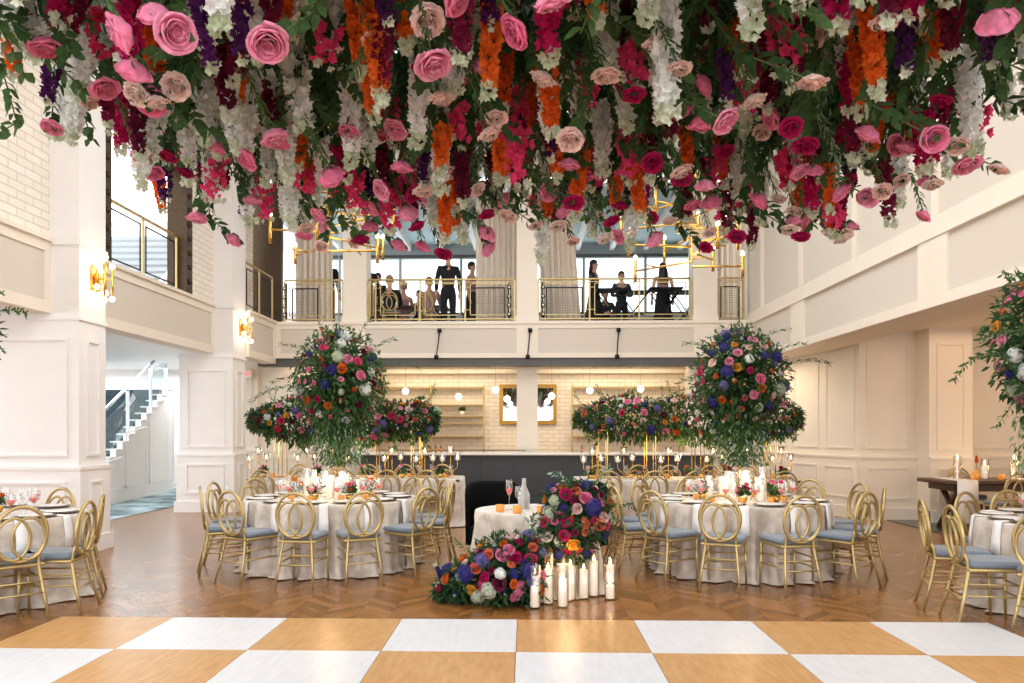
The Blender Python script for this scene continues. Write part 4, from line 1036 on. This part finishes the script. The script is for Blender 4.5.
o = ob('curtain', mb, M['curtain']); tag(o, 'tied beige drape inside the dark framed opening, upper left', 'curtain'); o.modifiers.new('thickness', 'SOLIDIFY').thickness = .006

# ------------------------------------------------------------------ people
def skin_mesh(name, nodes, edges, m, sub=1):
    """a body grown from a skeleton: nodes = [(x,y,z,r)]"""
    me = bpy.data.meshes.new('tmp'); me.from_pydata([n_[:3] for n_ in nodes], edges, [])
    o = bpy.data.objects.new('tmp', me); COL.objects.link(o)
    md = o.modifiers.new('s', 'SKIN'); md.use_smooth_shade = True
    sv = me.skin_vertices
    if not sv: 
        bpy.context.view_layer.objects.active = o; bpy.ops.mesh.customdata_skin_add(); sv = me.skin_vertices
    for i, n_ in enumerate(nodes):
        r = n_[3]; sv[0].data[i].radius = r if isinstance(r, tuple) else (r, r)
    sv[0].data[0].use_root = True
    if sub: o.modifiers.new('b', 'SUBSURF').levels = sub
    dg = bpy.context.evaluated_depsgraph_get(); ev = o.evaluated_get(dg)
    res = bpy.data.meshes.new_from_object(ev); res.name = name; res.materials.clear(); res.materials.append(m)
    for p in res.polygons: p.use_smooth = True
    bpy.data.objects.remove(o); bpy.data.meshes.remove(me); return res
def person(loc, rz, label, top, bottom, hair, long_hair=False, dress=False, seated=False, arms='down', s=1.0, skin='skin'):
    t = thing('person', label, 'person', loc, rz); t.scale = (s, s, s)
    # joints; faces -Y (towards the camera) at rz=0
    hz = .93; dz = -.46 if seated else 0
    J = [(0, 0, hz+dz, (.13, .10)), (0, 0, 1.12+dz, (.125, .09)), (0, 0, 1.34+dz, (.16, .10)), (0, .005, 1.46+dz, (.09, .07)), (0, .0, 1.53+dz, .05), (0, -.01, 1.60+dz, (.062, .07)), (0, -.015, 1.68+dz, (.078, .092)), (0, -.0, 1.75+dz, (.065, .075))]
    E = [(0, 1), (1, 2), (2, 3), (3, 4), (4, 5), (5, 6), (6, 7)]
    def add(par, *ns):
        p = par
        for n_ in ns: J.append(n_); E.append((p, len(J)-1)); p = len(J)-1
        return p
    hands = []
    for q in (-1, 1):
        sh = (q*.19, .0, 1.42+dz, .055)
        if arms == 'clasp': el = (q*.27, -.02, 1.14+dz, .04); wr = (q*.07, -.24, 1.13+dz, .028); hd = (q*.02, -.27, 1.14+dz, .03)
        elif arms == 'table': el = (q*.25, -.1, 1.17+dz, .04); wr = (q*.16, -.32, 1.14+dz, .028); hd = (q*.12, -.39, 1.14+dz, .03)
        elif arms == 'reach' and q == -1: el = (q*.42, -.1, 1.33+dz, .036); wr = (q*.62, -.2, 1.22+dz, .026); hd = (q*.70, -.24, 1.19+dz, .028)
        else: el = (q*.25, .02, 1.14+dz, .04); wr = (q*.26, -.05, .90+dz, .028); hd = (q*.26, -.07, .83+dz, .03)
        e = add(2, sh, el, wr, hd); hands.append((e, hd, wr))
        if seated: add(0, (q*.1, -.02, .49, .085), (q*.12, -.42, .5, .06), (q*.12, -.42, .28, .045), (q*.12, -.40, .07, .035), (q*.12, -.50, .03, .03))
        else: add(0, (q*.09, 0, .86, .085), (q*.10, -.01, .5, .058), (q*.10, .01, .28, .05), (q*.10, .02, .08, .036), (q*.10, -.11, .03, .034))
    for e, hd, wr in hands:
        d = (Vector(hd[:3])-Vector(wr[:3])).normalized(); sd = d.cross(Vector((0, 1, .3))).normalized()
        for k in range(4):
            p = Vector(hd[:3])+d*.02+sd*(.018*(k-1.5)); L = (.06, .07, .066, .05)[k]
            add(e, (*(p+d*.02), .009), (*(p+d*L), .008))
        p = Vector(hd[:3])-d*.01+sd*.035; add(e, (*p, .01), (*(p+d*.03+sd*.015), .009))
    link('body', skin_mesh('body', J, E, M[skin]), t)
    # face
    f = MB(); z = 1.66+dz
    f.mi = 0; f.tube([(0, -.095, z+.03), (0, -.125, z-.005), (0, -.10, z-.02)], [.008, .013, .006], 6)
    for q in (-1, 1): f.ball((q*.08, -.0, z), .018, 6, 4, 1.5)
    f.mi = 1
    for q in (-1, 1): f.ball((q*.03, -.088, z+.025), .009, 6, 4)
    f.mi = 2; f.tube([(-.02, -.098, z-.045), (0, -.104, z-.047), (.02, -.098, z-.045)], .005, 5)
    ob('face', f, [M[skin], M['hair_d'], M['blushd']], t)
    # clothing
    CJ = [(0, 0, .78+dz, (.165, .135)), (0, 0, .98+dz, (.155, .125)), (0, 0, 1.12+dz, (.145, .11)), (0, 0, 1.34+dz, (.178, .118)), (0, .005, 1.45+dz, (.09, .075))]
    CE = [(0, 1), (1, 2), (2, 3), (3, 4)]
    J2, E2 = J, E; J, E = CJ, CE
    def addc(par, *ns):
        p = par
        for n_ in ns: CJ.append(n_); CE.append((p, len(CJ)-1)); p = len(CJ)-1
    for q, (e, hd, wr) in zip((-1, 1), hands):
        idx = [n_ for n_ in J2 if n_[:3] == wr[:3]][0]; i_w = J2.index(idx); el = J2[i_w-1]
        if not (dress and top == 'blushd'): addc(3, (q*.19, 0, 1.42+dz, .07), (*el[:3], .055), (*(Vector(el[:3]).lerp(Vector(wr[:3]), .93)), .042))
    link('jacket' if not dress else 'bodice', skin_mesh('jacket', CJ, CE, M[top]), t)
    mb = MB()
    if seated:
        CJ = [(0, 0, .50, (.17, .13))]; CE = []
        J2 = J
        for q in (-1, 1):
            o_ = len(CJ); CJ += [(q*.12, -.42, .5, .085), (q*.12, -.42, .28, .07), (q*.12, -.40, .12, .06)]; CE += [(0, o_), (o_, o_+1), (o_+1, o_+2)]
        link('trousers' if not dress else 'skirt', skin_mesh('trousers', CJ, CE, M[bottom]), t)
    elif dress:
        rings = []
        for k, (z, ra, rb) in enumerate(((.02, .30, .27), (.3, .25, .23), (.6, .21, .19), (.85, .19, .15), (1.05, .155, .12))):
            rings.append([((ra+.018*math.sin(7*a*2*PI/28)*(1-z))*math.cos(2*PI*a/28), (rb+.018*math.sin(7*a*2*PI/28)*(1-z))*math.sin(2*PI*a/28), z) for a in range(28)])
        mb.loft(rings, False, True); ob('skirt', mb, M[bottom], t)
    else:
        CJ = [(0, 0, 1.0, (.15, .118)), (0, 0, 1.12, (.135, .105))]; CE = [(0, 1)]
        for q in (-1, 1):
            o_ = len(CJ); CJ += [(q*.095, 0, .82, .098), (q*.10, -.005, .5, .075), (q*.10, .01, .1, .062)]; CE += [(0, o_), (o_, o_+1), (o_+1, o_+2)]
        link('trousers', skin_mesh('trousers', CJ, CE, M[bottom]), t)
    hb = MB(); c = (0, .018, 1.71+dz)
    rings = []
    for j in range(7):
        a = PI*j/6*.62; rr_ = .098*math.sin(a)+.0005; zz = c[2]+.105*math.cos(a)
        rings.append([(rr_*math.cos(2*PI*k/16)*.92, c[1]+rr_*math.sin(2*PI*k/16)*1.08+(.01 if zz < c[2]+.05 and math.sin(2*PI*k/16) < 0 else 0), zz+(.03 if math.sin(2*PI*k/16) < -.3 and j > 3 else 0)) for k in range(16)])
    if long_hair:
        for zz, sx_, sy_, yy in ((1.62, .105, .075, .05), (1.5, .12, .06, .075), (1.35, .12, .05, .09), (1.25, .08, .035, .10)):
            rings.append([(sx_*math.cos(2*PI*k/16), yy+sy_*math.sin(2*PI*k/16)*(1 if math.sin(2*PI*k/16) > 0 else .25), zz+dz) for k in range(16)])
    else:
        rings.append([(.075*math.cos(2*PI*k/16), .045+.05*math.sin(2*PI*k/16), 1.62+dz) for k in range(16)])
    hb.loft(rings, True, True); ob('hair', hb, M[hair], t)
    return t
def P(px, y): return (px-526)*y/790-.0
B180 = PI
person((P(327, 18.3), 18.3, HT), B180-.3, 'person in a dark jacket standing at the balcony left end, seen from behind', 'suit', 'wine', 'hair_d', dress=False, s=1.02)
person((P(366, 18.6), 18.6, HT), B180+.4, 'person in a black suit beside the left balcony column', 'suit', 'suit', 'hair_d')
person((P(377, 20.0), 20.0, HT), -.2, 'person in a dark suit facing us at the far side of the upstairs table, left', 'suit', 'suit', 'hair_d', s=.97)
person((P(389, 18.4), 18.4, HT), B180, 'blonde person in black seated on a gold chair at the balcony, seen from behind', 'suit', 'suit', 'hair_b', seated=True, arms='table', s=1.02)
person((P(403, 19.4), 19.4, HT), B180+.5, 'person in a dusty pink top seated at the upstairs table', 'blushd', 'blushd', 'hair_b', seated=True, arms='table', dress=True, s=1.05)
person((P(419, 20.2), 20.2, HT), 0, 'person with dark hair seated at the far side of the upstairs table', 'suit', 'suit', 'hair_d', seated=True, arms='table')
person((P(429, 18.7), 18.7, HT), B180-.2, 'blonde person seated on the upstairs gold chair beside the large standing guest', 'blushd', 'suit', 'hair_b', seated=True, arms='table', s=1.03)
person((P(448, 18.3), 18.3, HT), B180+.2, 'broad person in a black suit leaning over the upstairs table', 'suit', 'suit', 'hair_d', s=1.06)
person((P(472, 19.0), 19.0, HT), 1.2, 'person in a black dress next to the curtain left of the middle column', 'blushd', 'suit', 'hair_d', dress=True, s=1.0)
person((P(594, 18.7), 18.7, HT), 1.2, 'person with long dark hair and black dress reaching out an arm, right balcony', 'suit', 'suit', 'hair_d', True, True, arms='reach', s=.98)
person((P(605, 20.2), 20.2, HT), .4, 'person in navy seated behind the crossed stand legs, right balcony', 'navy', 'navy', 'hair_d', seated=True, arms='table')
person((P(621, 19.6), 19.6, HT), .1, 'person in a dark suit facing us with clasped hands, right balcony', 'navy', 'suit', 'hair_d', arms='clasp', s=.93)
person((P(662, 18.8), 18.8, HT), B180, 'person with long brown hair and a black dress seen from behind, right balcony', 'blushd', 'suit', 'hair_d', True, True, s=.95)
person((-6.35, 15.75, HT), 1.5, 'person in a dark coat in the upper left gallery beside the railing', 'navy', 'suit', 'hair_d', s=.9)
# upstairs furniture
for px, y, rz, lb in ((389, 17.95, 0, 'behind the left balcony railing, under the blonde guest'), (425, 18.2, .1, 'behind the balcony railing, beside the large standing guest')):
    o = chair(P(px, y), y, 90, f'gold oval-backed chair upstairs {lb}'); o.location.z = HT
t = thing('upstairs_table', 'dark table among the guests on the left part of the balcony', 'table', (P(412, 19.3), 19.3, HT))
ob('table_top', MB().rbox(-.9, -.4, .70, .9, .4, .75, .02), M['dwood'], t)
for a in (-1, 1):
    for b in (-1, 1): ob('leg', MB().box(a*.8-.03, b*.33-.03, 0, a*.8+.03, b*.33+.03, .70), M['dwood'], t)
def cocktail(px, y, lab):
    t = thing('folding_tray_stand', lab, 'table', (P(px, y), y, HT))
    ob('table_top', MB().rbox(-.38, -.25, .93, .38, .25, .97, .015), M['black'], t)
    for s in (-1, 1):
        for b in (-.2, .2): ob('leg', MB().tube([(-s*.33, b, 0), (s*.33, b+.01*s, .93)], .014, 6), M['black'], t)
cocktail(612, 18.2, 'black cross-legged tray stand on the right balcony, left one'); cocktail(632, 18.5, 'black cross-legged tray stand beside the suited guest, right balcony')
cocktail(664, 18.1, 'black cross-legged tray stand before the long-haired guest'); cocktail(684, 18.5, 'black cross-legged tray stand next to the right balcony column')

# ------------------------------------------------------------------ bar
t = thing('bar_counter', 'long charcoal panelled bar with a white counter top', 'bar', (.2, 16.25, 0))
ob('counter_front', MB().box(-3.62, 0, 0, 3.62, .55, .98), M['bar'], t)
mb = MB()
for k in range(9): x = -3.6+k*.8; mould(mb, 'y', 0, x+.06, x+.74, .16, .9, t=.015, w=.02, d=-1)
mb.box(-3.62, -.02, 0, 3.62, 0, .12); ob('panel_moulding', mb, M['bar'], t)
ob('counter_top', MB().rbox(-3.72, -.08, .98, 3.72, .62, 1.03, .01), M['marble'], t)
ob('bottle_rail', MB().box(-3.3, .5, 1.06, -.2, .54, 1.075), M['black'], t)
def shelf_unit(xa, xb, label, plants):
    t = thing('shelf_unit', label, 'shelf', ((xa+xb)/2, 19.85, 0)); w2 = (xb-xa)/2
    n = 3
    for k in range(n): x = -w2+2*w2*k/(n-1); ob('upright', MB().box(x-.02, -.15, 0, x+.02, -.11, 2.62), M['gold'], t)
    for z in (1.33, 1.66, 1.84, 2.12, 2.55): ob('shelf', MB().box(-w2, -.17, z, w2, .12, z+.025), M['gold'], t)
    for k, (px, z) in enumerate(plants):
        p = thing('potted_plant', f'small green plant in a white pot on the gold shelf {"left" if px < 440 else "nearest the mirror"}', 'plant', (P(px, 19.75), 19.75, z+.025))
        ob('pot', MB().lathe([(.05, 0), (.07, .1), (.065, .1), (.001, .08)], 14), M['pot'], p)
        ob('foliage', leaf_cloud(80, lambda r_: ((r_.uniform(-.06, .06), r_.uniform(-.05, .05), r_.uniform(.1, .16)), (r_.uniform(-1, 1), r_.uniform(-1, 1), 1)), .08, .03, px, 0), [M['lime'], M['leaf'], M['leafd']], p)
shelf_unit(-3.7, -1.05, 'gold metal shelf unit against the white brick, left of the mirror', [(421, 2.12), (462, 1.84)])
shelf_unit(1.15, 3.8, 'gold metal shelf unit against the white brick, right of the mirror', [])
me_b = MB(); me_b.lathe([(.035, 0), (.038, .01), (.038, .17), (.013, .22), (.013, .29), (.001, .29)], 12); me_b.mi = 1; me_b.lathe([(.0385, .05), (.0385, .13)], 12, cap0=False, cap1=False)
me_b = me_b.mesh('bottle', [M['bottle'], M['label']])
for k, px in enumerate((600, 604, 608, 611)): single('bottle', me_b, (P(px, 19.8), 19.8, 1.36), 0, 'amber bottle with an orange label on the shelf behind the right garland', 'bottle', 'orange labelled bottles on the bar shelf', 1)
for k, px in enumerate((425, 430, 436, 441, 581)): single('bottle', me_b, (P(px, 16.7), 16.6, 1.03), 0, f'dark bottle on the white bar counter, {("left garland end","second under the left garland","third under the left garland","rightmost of the left four","below the right garland")[k]}', 'bottle', None, .6)
t = thing('wall_mirror', 'gilt-framed mirror on white brick, half hidden by the middle column', 'mirror', (.05, 19.98, 2.15))
mb = MB(); a, b = .72, .5
for u0, u1, w0, w1 in ((-a, a, -b, -b+.09), (-a, a, b-.09, b), (-a, -a+.09, -b+.09, b-.09), (a-.09, a, -b+.09, b-.09)): mb.box(u0, -.06, w0, u1, 0, w1)
ob('frame', mb, M['giltf'], t); ob('glass', MB().box(-a+.08, -.025, -b+.08, a-.08, -.01, b-.08), M['mirror'], t)
def pendant(px, py, y):
    x = P(px, y); z = 1.5+(430-py)*y/790
    t = thing('pendant_lamp', f'white globe pendant over the bar, {PN.pop(0)}', 'lamp', (x, y, z))
    ob('globe', MB().ball((0, 0, 0), .075, 16, 10), M['globe'], t); ob('cord', MB().tube([(0, 0, .07), (0, 0, 3.17-z)], .004, 5), M['gold'], t); ob('cap', MB().lathe([(.02, .065), (.02, .11), (.001, .11)], 10), M['gold'], t)
PN = ['left end above the left garland', 'second from the left', 'just left of the mirror frame', 'in front of the mirror left half', 'in front of the mirror right half', 'at the start of the right garland', 'far right over the right garland']
for px, py in ((405, 391), (458.5, 396.6), (495.5, 390), (507, 399), (551.5, 396), (589.5, 390.5), (640, 389)): pendant(px, py, 18.2)
for k in range(9): single('ceiling_spotlight', lathe_mesh('spot', [(.03, -.1), (.035, 0), (.001, 0)], M['bulb'], 10), (-3.2+k*.85, 19.4, 3.17), 0, 'small warm spotlight under the bar ceiling', 'lamp', 'spotlights along the bar ceiling')

# ------------------------------------------------------------------ sconces, spot arms, chandeliers, outlets
def sconce(loc, label):
    t = thing('wall_sconce', label, 'lamp', loc)
    ob('back_plate', MB().rbox(0, -.09, -.16, .025, .09, .16, .008), M['brass'], t)
    for k, (dx, dy, z0, z1) in enumerate(((.09, -.10, -.12, .14), (.14, -.02, -.27, .24), (.10, .08, -.17, .28), (.17, .11, -.24, .17), (.07, .0, -.2, .1))):
        tb = ob('tube', MB().lathe([(.014, z0), (.014, z1)], 10, dx, dy), M['brass'], t)
        for z in (z0, z1): ob('bulb', MB().ball((dx, dy, z), .034, 12, 8), M['bulb'], tb)
        ob('arm', MB().tube([(.02, dy*.5, 0), (dx, dy, 0)], .008, 6), M['brass'], t)
sconce((XL, 9.66, 3.38), 'brass wall sconce with round bulbs on the near left pillar'); sconce((XL, 14.7, 3.42), 'brass wall sconce with round bulbs on the far left pillar')
point('sconce_light', (XL+.35, 9.6, 3.4), 3.5, (1, .8, .55), .15); point('sconce_light', (XL+.35, 14.6, 3.42), 3.5, (1, .8, .55), .15)
for px, lb in ((439, 'left'), (530, 'middle'), (618.5, 'right')):
    x = P(px, 16.5); t = thing('fascia_spotlight', f'small black spotlight on an arm below the back balcony, {lb} of three', 'lamp', (x, YB-.0, 3.55))
    ob('mount', MB().lathe([(.045, 0), (.045, .08), (.001, .08)], 12, 0, -.04), M['black'], t)
    ob('arm', MB().tube([(0, -.05, .02), (-.03, -.12, -.3), (-.05, -.2, -.5)], .013, 6), M['black'], t)
    ob('head', MB().lathe([(.02, -.48), (.045, -.50), (.05, -.58), (.001, -.58)], 12, -.05, -.2), M['black'], t)
def chandelier(cx, cy, cz, label, seed):
    t = thing('chandelier', label, 'chandelier', (cx, cy, cz)); rr = random.Random(seed)
    ob('stem', MB().tube([(0, 0, -.35), (0, 0, 7-cz)], .012, 8), M['brass'], t)
    for k in range(16):
        a = k*2.399; z = -.42+.055*k; L = rr.uniform(.45, .95); c, s = math.cos(a), math.sin(a)
        ar = ob('arm', MB().tube([(0, 0, z), (L*c, L*s, z)], .012, 6), M['brass'], t)
        up = rr.choice((-1, 1)); h = rr.uniform(.10, .16)
        ob('candle_tube', MB().tube([(L*c, L*s, z-h), (L*c, L*s, z+h)], .018, 8), M['brass'], ar)
        ob('bulb', MB().ball((L*c, L*s, z+h+.02), .022, 10, 6, 1.6), M['bulb'], ar)
        q = ob('cross_arm', MB().tube([(L*.6*c, L*.6*s, z), (L*.6*c-s*.2, L*.6*s+c*.2, z)], .010, 6), M['brass'], t)
    return t
chandelier(1.85, 8.9, 3.75, 'brass many-armed chandelier with bulbs behind the flowers, right of centre', 3)
chandelier(-2.25, 8.9, 3.95, 'brass many-armed chandelier with bulbs behind the flowers, left of centre', 4)
point('chandelier_light', (1.85, 8.9, 3.4), 10, (1, .82, .6), .3); point('chandelier_light', (-2.25, 8.9, 3.6), 10, (1, .82, .6), .3)
single('wall_outlet', MB().rbox(-.035, -.01, -.055, .035, 0, .055, .004).mesh('outlet', M['porc']), (P(205, 14.26)+.35, 14.255, .42), 0, 'white outlet plate low on the far left pillar', 'outlet', None)
t = thing('exit_sign', 'small lit red sign on the wall left of the left flower cloud', 'sign', (-6.1, 17.1, 2.72))
ob('sign_box', MB().rbox(-.12, -.05, -.09, .12, .03, .09, .01), M['porc'], t)
def text(body, size, loc, m, parent, rot=(rad(90), 0, 0)):
    c = bpy.data.curves.new('letters', 'FONT'); c.body = body; c.size = size; c.align_x = 'CENTER'; c.align_y = 'CENTER'; c.extrude = .002; c.materials.append(m)
    q = bpy.data.objects.new('letters_curve', c); COL.objects.link(q); bpy.context.view_layer.update()
    me = bpy.data.meshes.new_from_object(q.evaluated_get(bpy.context.evaluated_depsgraph_get())); bpy.data.objects.remove(q)
    return link('letters', me, parent, loc, rot)
text('EXIT', .1, (0, -.055, 0), glow('red_letters', '#ff3b2e', 3), t)

# ------------------------------------------------------------------ farm table at the right
t = thing('farm_table', 'dark wooden table with trestle legs at the right wall', 'table', (7.45, 12.1, 0))
ob('table_top', MB().rbox(-1.35, -.42, .70, 1.6, .42, .76, .012), M['dwood'], t)
for x in (-1.05, 1.3):
    ob('leg', MB().tube([(x, -.34, .0), (x, .3, .70)], .05, 4), M['dwood'], t); ob('leg', MB().tube([(x, .34, .0), (x, -.3, .70)], .05, 4), M['dwood'], t)
ob('stretcher', MB().box(-1.05, -.04, .3, 1.3, .04, .38), M['dwood'], t)
ob('apron', MB().box(-1.2, -.36, .60, 1.45, .36, .70), M['dwood'], t)
rn = MB(); rn.loft([[(-.15, .3, .0), (.15, .3, .0), (.15, .3, .006), (-.15, .3, .006)], [(-.15, -.424, .0), (.15, -.424, .0), (.15, -.43, .006), (-.15, -.43, .006)], [(-.15, -.43, -.2), (.15, -.43, -.2), (.15, -.437, -.2), (-.15, -.437, -.2)], [(-.16, -.44, -.62), (.15, -.435, -.62), (.15, -.445, -.62), (-.16, -.45, -.62)]], True, True, True)
me_rn = rn.mesh('table_runner', M['napkin'])
single('table_runner', me_rn, (6.42, 12.1, .762), 0, 'white cloth strip hanging over the left end of the dark wooden table', 'cloth', None)
o = single('table_runner', me_rn, (7.42, 12.1, .762), 0, 'white cloth strip hanging over the middle of the dark wooden table', 'cloth', None); o.scale = (.7, 1, .8)
for x, s_, lb in ((6.42, 1.0, 'left end'), (7.25, 1.0, 'second from the left'), (8.55, 1.0, 'third from the left')):
    g = single('glass_cylinder', me_cyl, (x, 11.95, .762), 0, f'tall clear glass sleeve on the dark wooden table, {lb}', 'candle holder', None); g.scale = (1.15, 1.15, 1.05)
    c = thing('taper_candle', f'slim lit taper candle on the dark wooden table, {lb}', 'candle', (x, 11.95, .775))
    ob('wax_body', MB().lathe([(.012, 0), (.011, .29), (.001, .29)], 10), M['wax'], c); link('flame', me_flame, c, (0, 0, .29), (0, 0, 0), 1.6)
for x, h, lb in ((6.85, .75, 'short one left'), (7.75, 1.15, 'large one in the middle'), (8.2, .5, 'low one right')):
    cyl_candle(x, 12.0, .762, 1.25, h, f'thick lit candle on the dark wooden table, {lb}', 'thick candles on the dark wooden table')
for k, x in enumerate((6.6, 7.05, 7.45, 7.6, 8.0, 8.4)): single('votive_holder', me_votive, (x, 11.82+.1*(k % 2), .762), 0, f'amber votive on the dark wooden table, {("leftmost","second","third","fourth","fifth","rightmost")[k]} along its front', 'votive', None, 1.3)
single('bud_vase', lathe_mesh('bud_vase', [(.04, 0), (.05, .05), (.02, .1), (.015, .12), (.012, .12), (.001, .02)], M['amber'], 14), (6.72, 12.0, .762), 0, 'round amber bud vase with orange bloom on the dark wooden table', 'vase', None, 1.3)
o = link('orange_bloom_stem', MB().tube([(0, 0, 0), (.01, 0, .16)], .004, 5).mesh('stem', M['stem']), None, (6.72, 12.0, .87)); tag(o, 'orange bloom standing in the amber bud vase on the dark table', 'flower'); link('flower_spike', MSP['orange'][1], o, (.01, 0, .14), (PI, 0, 0), .6)
for x, y, f, lb in ((6.9, 12.75, -90, 'behind the dark wooden table, left'), (8.3, 12.75, -90, 'behind the dark wooden table, right'), (6.75, 11.1, 95, 'in front of the dark wooden table')):
    chair(x, y, f, f'gold oval-backed chair {lb}')
for T, nm, grp in ((T3, names[3], 0), (T4, names[4], 0)):
    for k in range(2): posy(T[0]+.3*math.cos(k*2+1), T[1]+.3*math.sin(k*2+1)-.1, f'small gold bowl of blooms on the {nm}, {"front" if k else "rear"} one', 300+k, None, 4)

# ------------------------------------------------------------------ the room's own light, plus fill added in the stair hall
area('bar_ceiling_light', (-2, 18.6, 3.1), (0, 0, 0), 3.0, 1.8, 60, (1, .84, .62)); area('bar_ceiling_light', (2, 18.6, 3.1), (0, 0, 0), 3.0, 1.8, 60, (1, .84, .62))
area('under_balcony_light', (-4.6, 16.9, 3.0), (0, 0, 0), 1.2, .3, 30, (1, .8, .55)); area('under_balcony_light', (4.5, 15.2, 2.8), (0, 0, 0),   .6, 1.2, 14, (1, .8, .55))
area('aisle_ceiling_light', (7.6, 11.5, 3.1), (0, 0, 0), 3.5, 2.5, 30, (1, .68, .44)); area('aisle_ceiling_light', (7.6, 6.5, 3.1), (0, 0, 0), 3, 3, 22, (1, .76, .54))
area('stair_hall_fill', (-9.5, 15, 3.05), (0, 0, 0), 3, 6, 150, (.95, .98, 1)); area('stair_hall_fill', (-9.5, 19.5, 3.0), (0, 0, 0), 4, 2, 120, (.95, .98, 1)); area('stair_hall_fill', (-8.5, 8.5, 3.05), (0, 0, 0), 3, 4, 90, (.97, .99, 1))  # added fill lamps without fixtures, brightening the dark stair hall
for x, y, z, p in ((T1[0], T1[1], 1.1, 9), (T2[0], T2[1], 1.1, 9), (-2.7, 12.4, 1.15, 12), (2.5, 12.3, 1.15, 12), (.35, 6.75, .45, 3), (7.4, 11.9, 1.15, 10), (-4.0, 12.9, 1.2, 8), (3.9, 12.9, 1.2, 8)): point('candle_light', (x, y, z), p, (1, .66, .34), .12)
